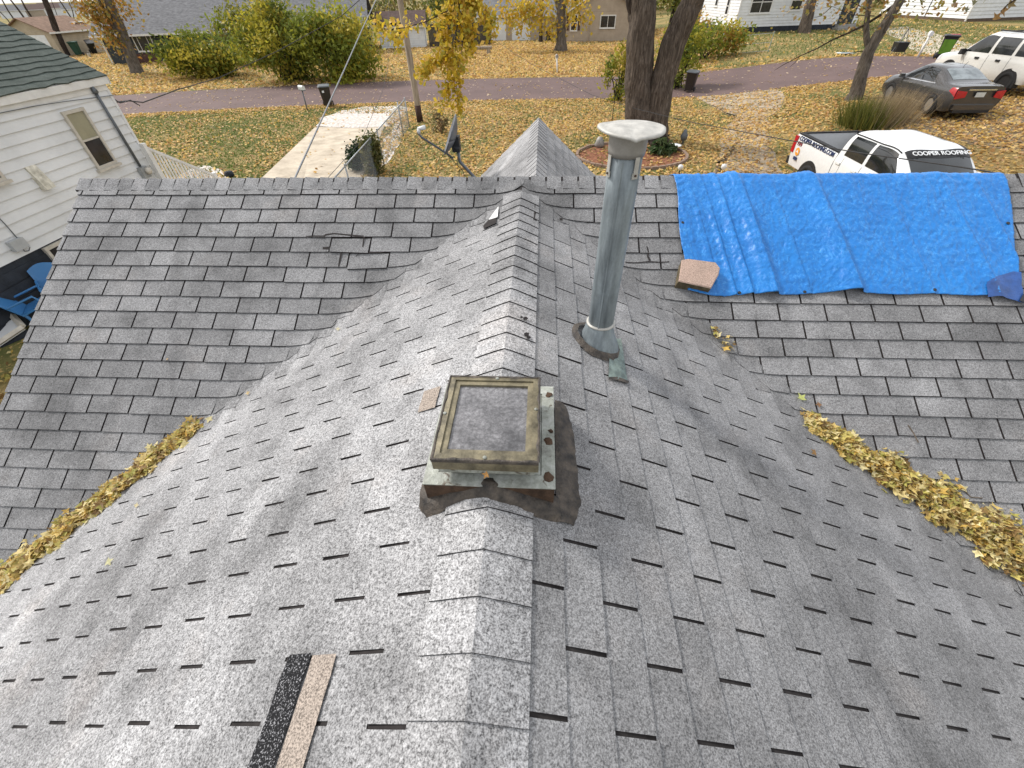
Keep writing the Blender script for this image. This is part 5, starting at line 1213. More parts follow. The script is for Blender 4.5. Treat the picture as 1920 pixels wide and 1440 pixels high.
o, ft = simple_tree('sturdy grey lawn tree with yellow leaves before the beige bungalow', [(1051, 96), (1052, 80), (1052, 50), (1052, 20), (1056, 0), (1060, -50)], [.75, .52, .46, .44, .42, .34], M_BARKG, YLW, 900, .22, extra=([(1052, 30, .26), (1046, 10, .24), (1040, -10, .2), (1025, -60, .14)],))
cs = [ft(u, v) for u, v in ((975, 8), (985, 20), (1000, 12), (1015, 25), (1030, 38), (1038, 52), (1042, 62), (970, 30), (965, 45), (985, 55), (990, 8), (1020, 8), (1075, 10), (1085, 25), (1090, 32), (1070, 5), (948, 10), (955, 30), (1003, 40))]
leaf_cloud('leaves', cs, 1500, (.75, .8, .45), .24, YLW, o)
simple_tree('slim dark tree left of the lawn tree by the black bin', [(1014, 79), (1014, 50), (1016, 20), (1018, -10)], [.26, .2, .18, .16], M_BARKD, ORG, 0, .2, L=1.5, depth=2)
simple_tree('thick vine-grown trunk before the white house porch', [(1508, 62), (1512, 40), (1518, 15), (1524, -5), (1535, -60)], [.62, .5, .46, .42, .34], M_BARK, OLV, 500, .2, L=1.8)
o, ft = simple_tree('leafy trunk standing behind the tall green bushes', [(480, 92), (474, 60), (470, 30), (466, 5), (462, -40)], [.5, .42, .4, .36, .3], M_BARKD, OLV, 600, .22)
leaf_cloud('leaves', [ft(u, v) for u, v in ((440, 8), (448, 25), (455, 45), (462, 55), (450, 0), (490, 5), (500, 15), (436, 20))], 900, (.6, .6, .6), .2, OLV, o)
# dark green trees closing the view between cottage and bungalow
for (u, v, n, lb, s_, hh) in ((905, 50, 2600, 'dense green tree beyond the dark board fence', 2.6, 3.4), (640, 62, 2600, 'tall dark green tree behind the bushes and cottage', 3.2, 4.2), (1165, 62, 1600, 'olive tree behind the bungalow corner and twin maple', 1.8, 3.0), (1255, 55, 1800, 'green tree in front of the grey board fence', 2.2, 3.2), (835, 60, 1800, 'dull green tree between cottage and fence', 2.0, 3.4)):
    base = on_ground(u, v); o = thing('leafy_tree', lb, 'tree', tuple(base)); mb = MB(); trunk_mesh(mb, [base - Vector((0, 0, .2)), base + Vector((.1, 0, hh*.5)), base + Vector((0, 0, hh))], [.3, .24, .16], 10, 4, .1, u); mb.build('trunk', M_BARKD, o, True)
    cs = []
    for k in range(34):
        d = Vector((random.gauss(0, 1), random.gauss(0, 1), random.gauss(0, 1))).normalized()*random.uniform(.4, 1); cs.append(base + Vector((d.x*s_, d.y*s_, hh + d.z*s_*.8)))
    leaf_cloud('crown', cs, n, .55, .24, GRB + OLV[:2], o)

# ---- far wood closing the horizon behind the houses
cs = []
for k in range(260):
    x = random.uniform(-45, 75); cs.append(Vector((x, random.uniform(96, 112), random.uniform(.8, 4.6 + 1.2*noise.noise(Vector((x*.15, 0, 0)))))))
tag(leaf_cloud('tree_line', cs, 16000, 1.3, .42, GRB + [(0.30, 0.22, 0.08), (0.20, 0.16, 0.08)], None), 'hazy band of mixed autumn trees behind the houses', 'wood', kind='stuff')
# ---- shrubs
def shrub(label, base, rx, ry, rz, n, size, cols, stems=8, name='shrub', droop=True, cz=None, clump=46, csd=.28):
    o = thing(name, label, 'shrub', tuple(base)); mb = MB(); cz = cz or rz*.95; cs = []
    for k in range(clump):
        d = Vector((random.gauss(0, 1), random.gauss(0, 1), random.gauss(0, 1))).normalized()*random.uniform(.35, 1.0)**.6; cs.append(base + Vector((d.x*rx, d.y*ry, max(.15, cz + d.z*rz))))
    for k in range(stems):
        c = random.choice(cs); mb.tube([base + Vector((random.gauss(0, rx*.12), random.gauss(0, ry*.12), -.05)), base.lerp(c, .5) + Vector((0, 0, rz*.2)), c], [.05*rz/2, .035*rz/2, .01], 5)
    mb.build('stems', M_BARKD, o); p = []
    idx = RNG.integers(0, len(cs), n); c = np.array([tuple(v) for v in cs]); sd = np.array([rx, ry, rz])*csd*.75
    pts = c[idx] + RNG.normal(0, 1, (n, 3))*sd; pts[:, 2] = np.maximum(pts[:, 2], base.z + .08)
    br = np.array(pick(cols, len(cs)))[idx]*RNG.uniform(.75, 1.25, (n, 1)); q = leaf_quads(pts, np.full(n, size), 0, 2.0)
    f = np_mesh('foliage', q, 4, LEAF, np.clip(br, 0, 1), o); f['kind'] = 'stuff'; return o
shrub('round olive-yellow bush before the charcoal ranch house', on_ground(395, 145), 3.0, 2.2, 1.45, 7500, .15, OLV, 10)
shrub('tall spreading green-yellow bush between bush and mailbox', on_ground(545, 152), 2.7, 2.4, 2.3, 8000, .15, OLV, 12)
shrub('wide arching yellow-green bush near the utility pole', on_ground(655, 150), 2.9, 2.5, 2.2, 8500, .15, OLV, 12)
shrub('dark leggy bush in the shade behind the arching bushes', on_ground(505, 120), 4.0, 2.0, 2.4, 6000, .18, GRB + OLV[:2], 8)
shrub('clipped dark green boxwood by the chain-link fence', on_ground(675, 318), .42, .42, .48, 3200, .05, [(0.022, 0.045, 0.018), (0.03, 0.06, 0.02), (0.045, 0.075, 0.03)], 5, 'boxwood', clump=26)
shrub('leafy upright bush growing through the chain-link fence', on_ground(705, 325), .40, .40, .62, 2600, .07, [(0.06, 0.09, 0.025), (0.10, 0.12, 0.03), (0.16, 0.15, 0.05)], 6, clump=22)
shrub('thin yellow-green sapling bush left of the twin maple', on_ground(1155, 190), .8, .7, 1.3, 1300, .10, OLV, 9, clump=20)
shrub('yellowing brushy growth right of the twin maple by the tilted bin', on_ground(1268, 165), 1.5, 1.0, 1.6, 2600, .11, OLV, 14, clump=26)
shrub('orange-green scrub at the wire fence corner', on_ground(1315, 112), 2.6, 1.4, 1.5, 3200, .14, OLV + ORG[:2], 12, clump=26)
shrub('low dry weed bush beside the utility pole', on_ground(828, 250), .35, .35, .45, 260, .07, [(0.20, 0.12, 0.06), (0.16, 0.12, 0.05)], 14, clump=14)
shrub('low green plant growing in the mulch ring', on_ground(1240, 288), .55, .4, .22, 500, .10, [(0.05, 0.09, 0.03), (0.08, 0.11, 0.04)], 5, clump=12)
# ornamental grass clump
base = on_ground(1632, 236); o = thing('grass_clump', 'tall ornamental grass clump, half green half straw, at the forked tree', 'grass', tuple(base))
for nm, cx, n, cols, h in (('green_blades', -.35, 1500, [(0.10, 0.13, 0.03), (0.16, 0.17, 0.04), (0.24, 0.22, 0.05)], 1.0), ('straw_blades', .45, 1300, [(0.38, 0.29, 0.17), (0.30, 0.22, 0.12), (0.46, 0.37, 0.24)], 1.25)):
    x = RNG.normal(cx, .38, n); y = RNG.normal(0, .32, n); b0 = np.stack([base.x + x, base.y + y, np.full(n, base.z)], 1); an = RNG.uniform(0, 6.28, n); w_ = .014
    dx = np.stack([np.cos(an)*w_, np.sin(an)*w_, np.zeros(n)], 1); tip = np.stack([x*.35 + RNG.normal(0, .14, n), y*.35 + RNG.normal(0, .14, n), h*RNG.uniform(.55, 1.1, n)], 1)
    f = np_mesh(nm, np.stack([b0 - dx, b0 + dx, b0 + tip], 1).reshape(-1, 3), 3, LEAF, pick(cols, n), o); f['kind'] = 'stuff'
# ================================================================ street furniture and yard things
M_WOOD = mat('weathered_pole_wood', (0.27, 0.215, 0.155), 0.9, 0.25, 5, 0, 0.2, 0.6, 25, c2=(0.36, 0.30, 0.23), stretch=(3, 3, .25)); M_STEEL = mat('galvanised_post', (0.34, 0.36, 0.37), 0.4, 0.15, 8, 0.6)
# utility pole with insulators and a transformer bracket above the picture
base = on_ground(788, 229); PO = thing('utility_pole', 'weathered wooden utility pole beside the gravel apron', 'pole', tuple(base))
ptop = at_dist_of(750, 0, base); dz = (ptop - base).normalized(); top = base + dz*8.6
mb = MB(); trunk_mesh(mb, [base - dz*.3, base + dz*2.5, base + dz*5.5, top], [.155, .145, .13, .11], 16, 6, .05, 3); mb.build('shaft', M_WOOD, PO, True)
mb = MB(); mb.tube([base + dz*.02, base + dz*.75], [.165, .158], 14); mb.build('butt_stain', mat('creosote', (0.055, 0.03, 0.022), 0.9, 0.3, 10), PO, True)
mb = MB(); mb.box(base + dz*8.0, (2.2, .10, .12)); mb.build('crossarm', M_WOOD, PO)
for x in (-.95, -.4, .4, .95): mb = MB(); mb.lathe([(.05, 0), (.03, .05), (.05, .1), (.02, .14)], base + dz*8.0 + Vector((x, 0, .06)), 10); mb.build('insulator', M_BLK2, PO, True)
arm = base + dz*7.2
wire('service_drop', [arm, far_pt(705, 0, 20), far_pt(677, 60, 17), far_pt(646, 130, 14), far_pt(612, 205, 11.5), far_pt(580, 275, 9.2), far_pt(553, 334, 7.6), Vector((-2.1, 6.2, 2.5))], .016, 'thick twisted service cable dropping from the pole to the shingled house', mat('cable_aluminium', (0.20, 0.21, 0.22), 0.5, 0.3, 60, 0.3))
wire('phone_wire', [arm - dz*.6, far_pt(727, 130, 20), far_pt(717, 172, 18), far_pt(677, 265, 13), far_pt(616, 332, 10.5), Vector((-4.0, 6.2, 2.2))], .006, 'thin phone wire from the pole passing in front of the concrete drive', M_BLK2)
wire('overhead_wire', [far_pt(850, -10, 48), far_pt(937, 82, 40), far_pt(1000, 122, 33), far_pt(1110, 178, 26), far_pt(1185, 202, 21), far_pt(1290, 228, 16.5), far_pt(1440, 256, 13), far_pt(1600, 285, 11), far_pt(1800, 313, 9), far_pt(1990, 345, 8)], .010, 'thin dark wire sagging over the lawn past the twin maple and pickup', M_BLK2)
# wheeled bins
M_BINB = mat('brown_black_bin', (0.022, 0.016, 0.013), 0.45, 0.2, 6, 0, 0.5); M_BIND = mat('black_bin', (0.014, 0.015, 0.016), 0.45, 0.2, 6, 0, 0.5); M_BINL = mat('grey_bin_lid', (0.09, 0.10, 0.11), 0.4, 0.15, 6)
def bin_(label, p, yaw, tilt, body, lid, s=1.0, sticker=None, group='wheeled bins'):
    o = thing('wheeled_bin', label, 'bin', (0, 0, 0), group)
    mb = MB(); P = []
    for z, w_, d_ in ((.12, .22, .24), (.5, .26, .28), (.95, .30, .33), (1.0, .31, .35)): P.append([Vector((x*w_, y*d_, z)) for x, y in ((-1, -.8), (-.8, -1), (.8, -1), (1, -.8), (1, .8), (.8, 1), (-.8, 1), (-1, .8), (-1, -.8))])
    mb.grid(P); mb.add(P[0][:8], [tuple(range(7, -1, -1))]); bd = mb.build('body', body, o)
    mb = MB(); P = []
    for z, k in ((1.0, 1.0), (1.03, 1.03), (1.07, .95), (1.09, .6)): P.append([Vector((x*.33*k, y*.38*k, z + (.02 if y > 0 else 0))) for x, y in ((-1, -.8), (-.8, -1), (.8, -1), (1, -.8), (1, .8), (.8, 1), (-.8, 1), (-1, .8), (-1, -.8))])
    mb.grid(P); mb.add(P[-1][:8], [tuple(range(8))]); mb.build('lid', lid, o)
    for x in (-.27, .27): mb = MB(); mb.lathe([(.03, -.03), (.13, -.03), (.14, 0), (.13, .03), (.03, .03)], (x, .26, .14), 16, rot=Matrix.Rotation(math.pi/2, 3, 'Y')); mb.build('wheel', M_BLK2, o, True)
    mb = MB(); mb.tube([(-.25, .40, 1.0), (.25, .40, 1.0)], .018, 8); mb.build('handle', body, o)
    if sticker: mb = MB(); mb.box((-.09, -.318, .82), (.12, .006, .14), Matrix.Rotation(-.07, 3, 'X')); mb.build('sticker', M_WHITE, bd)
    o.location = p; o.rotation_euler = (tilt[0], tilt[1], yaw); o.scale = (s, s, s); return o
p = on_ground(617, 200); bin_('dark brown wheeled bin with white sticker standing at the road edge', p, .35, (0, 0), M_BINB, M_BINL, 1.0, True)
p = on_ground(1290, 173); bin_('dark brown wheeled bin leaning by the brush near the twin maple', p, -.5, (0, .05), M_BINB, M_BINL)
p = on_ground(1028, 77); bin_('small black bin beside the slim tree at the bungalow', p, 0, (0, 0), M_BIND, M_BIND)
p = on_ground(1763, 110); rb = bin_('black bin with bright green side and red lid by the white post mailbox', p, 1.0, (0, 0), M_BIND, M_BIND, 1.05)
mb = MB(); mb.grid([[(-.315, -.26, .25), (-.315, .26, .25)], [(-.36, -.28, .9), (-.36, .28, .9)]]); o = mb.build('green_side', mat('lime_plastic', (0.12, 0.26, 0.02), 0.5, 0.2, 5), None); o.parent = rb
mb = MB(); mb.box((.1, -.1, 1.09), (.42, .5, .03)); o = mb.build('red_lid_panel', mat('red_plastic', (0.35, 0.03, 0.04), 0.5, 0.2, 5), None); o.parent = rb
p = on_ground(150, 105); bin_('dark green bin beside the tan garage wall', p, .3, (0, 0), mat('green_bin', (0.01, 0.05, 0.03), 0.5, 0.2, 5), mat('green_bin', (0.01, 0.05, 0.03)), 1.3)
p = on_ground(178, 101); bin_('tipped black bin next to the dark green one at the garage', p, .9, (.35, 0), M_BIND, M_BIND, 1.25)
p = on_ground(170, 108); mb = MB(); mb.lathe([(.14, 0), (.17, .38), (.18, .39), (.16, .37), (.13, .03)], p, 16); o = thing('bucket', 'small white bucket on the grass before the garage', 'bucket', tuple(p)); mb.build('body', M_WHITE, o, True); mb = MB(); mb.tube([p + Vector((.17*math.cos(a), .05, .38 + .16*math.sin(a))) for a in [k*.314 for k in range(11)]], .008, 5); mb.build('handle', M_STEEL, o)
# mailboxes
M_MBOX = mat('pale_mailbox_metal', (0.55, 0.58, 0.57), 0.4, 0.1, 8, 0.3)
def mailbox(label, p, q, post_m, r=.045, box_m=None, yaw=0.0, arm_=True):
    o = thing('mailbox', label, 'mailbox', tuple(p), 'roadside mailboxes'); mb = MB(); mb.tube([p - Vector((0, 0, .1)), q], r, 10); mb.build('post', post_m, o, True)
    prof = [(-.09, 0), (.09, 0), (.09, .11)] + [(.09*math.cos(a), .11 + .09*math.sin(a)) for a in [k*math.pi/8 for k in range(1, 8)]] + [(-.09, .11)]
    R_ = Matrix.Rotation(yaw, 3, 'Z'); mb = MB(); mb.prism([q + R_ @ Vector((x, -.24, z)) for x, z in prof], R_ @ Vector((0, .48, 0))); bx = mb.build('box', box_m or M_MBOX, o)
    mb = MB(); mb.prism([q + R_ @ Vector((x*1.05, -.25, z*1.03)) for x, z in prof], R_ @ Vector((0, .015, 0))); mb.build('door', box_m or M_MBOX, bx)
    mb = MB(); mb.box(q + R_ @ Vector((.1, -.05, .12)), (.01, .05, .13)); mb.build('flag', mat('red_flag', (0.4, 0.03, 0.02), 0.5, 0.1, 5), bx)
    if arm_: mb = MB(); mb.box(q + Vector((0, 0, -.02)), (.16, .5, .035), R_); mb.build('shelf', post_m, o)
p = on_ground(577, 209); q = at_dist_of(566, 168, p); mailbox('pale metal mailbox on a thin grey post beside the brown bin', p, q, M_COND, .035, yaw=.9)
p = on_ground(1045, 139); q = at_dist_of(1044, 108, p); mailbox('grey mailbox on a white post before the beige bungalow lawn', p, q, M_TRIM, .06, M_COLL, yaw=.1)
p = on_ground(1720, 108); q = at_dist_of(1744, 66, p); mailbox('white mailbox on a white post beside the uphill drive', p, q, M_TRIM, .06, M_WHITE, yaw=-.4)
# chain-link fence along the drive
p0, p1 = on_ground(757, 258), on_ground(721, 311); dv = (p1 - p0); g0 = p0 - dv.normalized()*0; p3 = on_ground(768, 240)
CF = thing('chainlink_fence', 'galvanised chain-link fence with pipe rail along the concrete drive', 'fence', tuple(p0)); posts = [p3, p0, p1, p1 + dv, p1 + dv*2]
for i, p in enumerate(posts): h = 1.42 if i == 1 else 1.25; mb = MB(); mb.tube([p, p + Vector((0, 0, h))], .03 if i < 2 else .024, 8); mb.lathe([(.034, 0), (.03, .03), (0, .04)], p + Vector((0, 0, h)), 8); mb.build('post', M_STEEL, CF, True)
for a, c in zip(posts[:-1], posts[1:]):
    mb = MB(); mb.tube([a + Vector((0, 0, 1.22)), c + Vector((0, 0, 1.22))], .022, 8); mb.build('rail', M_STEEL, CF, True)
    mb = MB(); d = c - a; Lh = Vector((d.x, d.y, 0)).length; n = int(Lh/.09); dd = d/Lh
    for k in range(-13, n):
        for sgn in (1, -1):
            s0, s1 = k*.09, k*.09 + 1.15; z0, z1 = (.05, 1.2) if sgn > 0 else (1.2, .05)
            c0, c1 = max(s0, 0), min(s1, Lh)
            if c1 <= c0: continue
            f0, f1 = (c0-s0)/1.15, (c1-s0)/1.15; mb.tube([a + dd*c0 + Vector((0, 0, z0+(z1-z0)*f0)), a + dd*c1 + Vector((0, 0, z0+(z1-z0)*f1))], .0022, 3, cap=False)
    tag(mb.build('wire_mesh', M_STEEL, CF), kind='stuff')
# wire fence at the white house
pw = [on_ground(1346, 105), on_ground(1440, 98), on_ground(1356, 70)]
WF = thing('wire_fence', 'low wire fence with thin green-grey posts around the white house lawn', 'fence', tuple(pw[0]))
for p in pw: mb = MB(); mb.tube([p, p + Vector((0, 0, 1.25))], .035, 6); mb.build('post', mat('green_grey_post', (0.26, 0.32, 0.26), 0.6, 0.2, 6), WF)
for a, c in ((0, 1), (0, 2)):
    for z in (.1, .6, 1.15): mb = MB(); mb.tube([pw[a] + Vector((0, 0, z)), pw[c] + Vector((0, 0, z))], .012, 4); mb.build('wire', M_STEEL, WF)
# garden ring of edging stones with ornaments
gc = on_ground(1183, 292); GE = thing('garden_edging', 'ring of reddish edging stones round the mulch bed under the maple', 'edging', tuple(gc)); M_EDG = mat('reddish_edging', (0.25, 0.175, 0.13), 0.9, 0.2, 10, 0, 0.2, 0.4, 40)
for k in range(44):
    a = k*2*math.pi/44; c = gc + Vector((2.15*math.cos(a), 1.8*math.sin(a), .05)); t_ = math.atan2(1.8*math.cos(a), -2.15*math.sin(a)); mb = MB(); mb.box(c, (.27, .12, .09 + random.uniform(-.02, .02)), Matrix.Rotation(t_ + random.gauss(0, .05), 3, 'Z'), taper=(.92, .85)); mb.build('edging_stone', M_EDG, GE)
def bl(name, label, cat, u, v, prof, mt, wob=None):
    p = on_ground(u, v); mb = MB(); mb.lathe(prof, p, 14, wob=wob); return tag(mb.build(name, mt, None, True), label, cat)
bl('shallow_dish', 'white shallow dish on the edge of the mulch ring', 'dish', 1263, 283, [(.05, 0), (.06, .12), (.24, .2), (.27, .22), (.2, .2), (0, .17)], M_WHITE)
bl('garden_rock', 'pale grey rock at the mulch ring edge', 'rock', 1123, 276, [(.16, 0), (.2, .12), (.15, .3), (.08, .38), (0, .4)], M_COLL, lambda t, r, z: random.uniform(.8, 1.15))
bl('garden_ornament', 'dark bird-shaped ornament behind the mulch ring', 'ornament', 1279, 272, [(.05, 0), (.04, .15), (.13, .22), (.15, .36), (.08, .48), (.07, .55), (0, .6)], M_COND)
for u, v, lb, ec in ((1272, 331, 'white globe garden light just beyond the tarp edge', M_WHITE), (1352, 330, 'white globe garden light with orange stem beside the tarp', M_WHITE)):
    p = on_ground(u, v); o = thing('garden_light', lb, 'light', tuple(p), 'globe garden lights'); mb = MB(); mb.tube([p, p + Vector((0, 0, .22))], .02, 6); mb.build('stem', mat('orange_plastic', (0.6, 0.32, 0.05), 0.5, 0.1, 6) if u > 1300 else M_BLK2, o)
    mb = MB(); mb.lathe([(.02, .2), (.075, .25), (.09, .31), (.075, .37), (0, .4)], p, 16); mb.build('globe', ec, o, True)
p = on_ground(1143, 262); SH = thing('shepherd_hook', 'thin black shepherd hook beside the mulch ring', 'hook', tuple(p)); mb = MB(); mb.tube([p, p + Vector((0, 0, 2.0))] + [p + Vector((-.17 + .17*math.cos(a), 0, 2.0 + .2*math.sin(a))) for a in [k*.35 for k in range(1, 10)]] + [p + Vector((-.34, 0, 1.85))], .014, 6); mb.build('rod', M_BLK2, SH, True)
mb = MB(); mb.tube([p + Vector((-.12, 0, .25)), p + Vector((0, 0, .22)), p + Vector((.12, 0, .25))], .01, 5); mb.build('step_bar', M_BLK2, SH)
# yard sign lying flat, hanging planter, stump
p = on_ground(1583, 102); YS = thing('yard_sign', 'white and blue yard sign lying flat on the grass', 'sign', tuple(p)); mb = MB(); mb.box(p + Vector((0, 0, .08)), (1.0, .62, .02), Matrix.Rotation(-.25, 3, 'Z')); mb.build('panel', mat('pale_sign', (0.55, 0.60, 0.58), 0.5, 0.08, 6), YS)
mb = MB(); mb.box(p + Vector((0.05, 0, .094)), (.5, .3, .006), Matrix.Rotation(-.25, 3, 'Z')); mb.build('printed_block', mat('blue_print', (0.10, 0.16, 0.20), 0.5, 0.1, 6), YS)
mb = MB(); mb.tube([p + Vector((.5, .1, .05)), p + Vector((.95, .2, .04))], .012, 5); mb.build('stake', M_STEEL, YS)
p = on_ground(1680, 103); HP = thing('tripod_planter', 'black square planter hung from a metal tripod near the forked tree', 'planter', tuple(p)); mb = MB(); mb.box(p + Vector((0, 0, .42)), (.6, .5, .5), taper=(1.15, 1.15)); mb.build('pot', M_BIND, HP)
for dx, dy in ((-.35, -.1), (.35, -.1), (0, .3)): mb = MB(); mb.tube([p + Vector((dx*1.3, dy, 0)), p + Vector((0, 0, 1.35))], .02, 6); mb.build('leg', M_COND, HP)
p = on_ground(903, 101); ST = thing('log_seat', 'low split-log seat on the golden lawn', 'seat', tuple(p))
for dx in (-.75, .75): mb = MB(); mb.lathe([(.2, 0), (.19, .4)], p + Vector((dx, 0, 0)), 12); mb.build('leg', M_WOOD, ST)
mb = MB(); mb.tube([p + Vector((-1.1, 0, .5)), p + Vector((1.1, 0, .5))], .16, 10); mb.build('seat', M_WOOD, ST)
# ================================================================ vehicles
def paint(name, c, rough=.28, metal=.0):
    t = NT(name); n = t.noise(14, 4); t.color(t.mix(1.0, c, t.ramp(n, [(0.3, .93), (0.7, 1.02)]), 'MULTIPLY')); t.set(rough, metal, .5, .6); return t.m
M_PGREY = paint('charcoal_metallic_paint', (0.085, 0.082, 0.080), .22, .5); M_PWHITE = paint('white_car_paint', (0.72, 0.73, 0.73)); M_PWHITE2 = paint('off_white_car_paint', (0.66, 0.65, 0.61))
M_TYRE = mat('tyre_rubber', (0.016, 0.016, 0.016), .85, .2, 20); M_RIM = mat('alloy_rim', (0.45, 0.46, 0.47), .3, .1, 8, .8); M_CHROME = mat('chrome_trim', (0.65, 0.66, 0.67), .15, .05, 8, .9); M_RED = mat('tail_lamp_red', (0.42, 0.012, 0.018), .2, .2, 8, 0, .6); M_BLKP = mat('black_trim_plastic', (0.016, 0.016, 0.017), .5, .2, 12); M_LAMP = mat('lamp_lens', (0.55, 0.56, 0.58), .12, .1, 8)
t = NT('car_glass'); t.color(t.ramp(t.noise(1.5, 2), [(.35, (.012, .014, .015)), (.65, (.03, .034, .036))])); t.set(.05, 0, .7); M_CGL = t.m
t = NT('pale_reflecting_glass'); t.color(t.ramp(t.noise(3, 3), [(.35, (.10, .12, .125)), (.65, (.22, .25, .26))])); t.set(.06, 0, .8); M_CGL2 = t.m
def cr(p0, p1, p2, p3, t):
    return 0.5*((2*p1) + (p2 - p0)*t + (2*p0 - 5*p1 + 4*p2 - p3)*t*t + (3*p1 - p0 - 3*p2 + p3)*t*t*t)
class Body:
    def __init__(s, G): s.G = [[Vector(p) for p in r] for r in G]; s.ni = len(G); s.nj = len(G[0])
    def g(s, i, j):
        i = max(0, min(s.ni - 1, i))
        if j < 0: return s.G[i][0]*2 - s.G[i][1]
        if j >= s.nj: p = s.G[i][2*(s.nj-1) - j]; return Vector((-p.x, p.y, p.z))
        return s.G[i][j]
    def P(s, u, v, sg=1, off=0.0):
        i = min(int(u), s.ni - 2); j = min(int(v), s.nj - 2); fu, fv = u - i, v - j
        rows = [cr(*[s.g(i+k, j+m) for m in (-1, 0, 1, 2)], fv) for k in (-1, 0, 1, 2)]; p = cr(*rows, fu)
        if off:
            e = .02; a = s.P(min(u+e, s.ni-1.001), v) - s.P(max(u-e, 0), v); c = s.P(u, min(v+e, s.nj-1.001)) - s.P(u, max(v-e, 0)); n = c.cross(a)
            if n.length > 1e-9: n.normalize(); n = n if n.dot(p - Vector((0, p.y, .7))) > 0 else -n; p = p + n*off
        return Vector((p.x*sg, p.y, p.z))
    def patch(s, mb, u0, u1, v0, v1, off, sides=(1, -1), nu=8, nv=6, mi=0, quad=None):
        for sg in sides:
            P = []
            for a in range(nu + 1):
                row = []
                for c in range(nv + 1):
                    f, h = a/nu, c/nv
                    if quad: (q0, q1, q2, q3) = quad; u = (q0[0]*(1-f)+q1[0]*f)*(1-h) + (q3[0]*(1-f)+q2[0]*f)*h; v = (q0[1]*(1-f)+q1[1]*f)*(1-h) + (q3[1]*(1-f)+q2[1]*f)*h
                    else: u, v = u0 + (u1-u0)*f, v0 + (v1-v0)*h
                    row.append(s.P(u, v, sg, off))
                P.append(row)
            mb.grid(P, mi, flip=sg > 0)
def car_body(o, B, mt, sub=5, caps=True):
    mb = MB(); NI, NJ = (B.ni-1)*sub, (B.nj-1)*sub
    for sg in (1, -1):
        mb.grid([[B.P(min(a/sub, B.ni-1.0001), min(c/sub, B.nj-1.0001), sg) for c in range(NJ+1)] for a in range(NI+1)], flip=sg > 0)
    if caps:
        for e in (0, B.ni - 1.0001):
            L_ = [B.P(e, min(c/sub, B.nj-1.0001), 1) for c in range(NJ+1)] + [B.P(e, min(c/sub, B.nj-1.0001), -1) for c in range(NJ-1, -1, -1)]
            mb.add(L_, [tuple(range(len(L_)))])
    return mb.build('body', mt, o, True)
def wheel(o, x, y, r, w_, spokes=5, rim=None):
    sg = 1 if x > 0 else -1; Rm = Matrix.Rotation(math.pi/2*sg, 3, 'Y'); c = (x, y, r)
    e = bpy.data.objects.new('wheel', None); COL.objects.link(e); e.parent = o
    mb = MB(); mb.lathe([(r*.66, -w_/2), (r*.9, -w_/2), (r, -w_*.35), (r, w_*.35), (r*.93, w_/2), (r*.66, w_/2), (r*.64, w_*.3), (r*.64, -w_/2)], c, 28, rot=Rm); t_ = mb.build('tyre', M_TYRE, None, True); t_.parent = e
    mb = MB(); mb.lathe([(r*.65, w_*.40), (r*.60, w_*.30), (r*.58, w_*.1)], c, 28, rot=Rm); mb.lathe([(0, w_*.40), (r*.14, w_*.38), (r*.15, w_*.2)], c, 14, rot=Rm)
    for k in range(spokes):
        a = 2*math.pi*k/spokes; d = Vector((math.cos(a), math.sin(a), 0)); n = Vector((-d.y, d.x, 0)); P = [d*r*.1 + n*r*.07, d*r*.62 + n*r*.10, d*r*.62 - n*r*.10, d*r*.1 - n*r*.07]; mb.prism([Vector(c) + Rm @ (p + Vector((0, 0, w_*.26))) for p in P], Rm @ Vector((0, 0, w_*.12)))
    mb.lathe([(0, w_*.02), (r*.6, w_*.02)], c, 20, mi=1, rot=Rm); q = mb.build('rim', [rim or M_RIM, M_TYRE], None); q.parent = e
    return e
def arch(o, x, y, r, z, name='wheel_arch'):
    sg = 1 if x > 0 else -1; mb = MB(); L_ = [Vector((x, y + r*math.cos(a), z + r*math.sin(a))) for a in [math.pi*k/16 for k in range(17)]] + [Vector((x, y - r, z - .16)), Vector((x, y + r, z - .16))]
    mb.prism(L_, (-sg*.25, 0, 0)); q = mb.build(name, M_BLKP, None); q.parent = o
def kid(mb, name, mt, o, smooth=True):
    q = mb.build(name, mt, None, smooth); q.parent = o; return q
def pair(B, name, mt, o, off, r=(0, 0, 0, 0), **kw):
    for sg in (1, -1): mb = MB(); B.patch(mb, *r, off, sides=(sg,), **kw); kid(mb, name, mt, o)
def place(o, x, y, z, heading, pitch=0.0): o.location = (x, y, z); o.rotation_euler = (pitch, 0, -heading)
def text_mesh(body, size, mt, name, o, M_, extr=.002, squeeze=1.0):
    cu = bpy.data.curves.new(name, 'FONT'); cu.body = body; cu.size = size; cu.extrude = extr; cu.align_x = 'CENTER'; cu.align_y = 'CENTER'; cu.offset = size*.018
    tmp = bpy.data.objects.new(name + '_tmp', cu); COL.objects.link(tmp); dg = bpy.context.evaluated_depsgraph_get(); me = bpy.data.meshes.new_from_object(tmp.evaluated_get(dg)); bpy.data.objects.remove(tmp)
    me.transform(M_ @ Matrix.Diagonal((squeeze, 1, 1, 1))); me.materials.clear(); me.materials.append(mt); q = bpy.data.objects.new(name, me); COL.objects.link(q); q.parent = o; return q

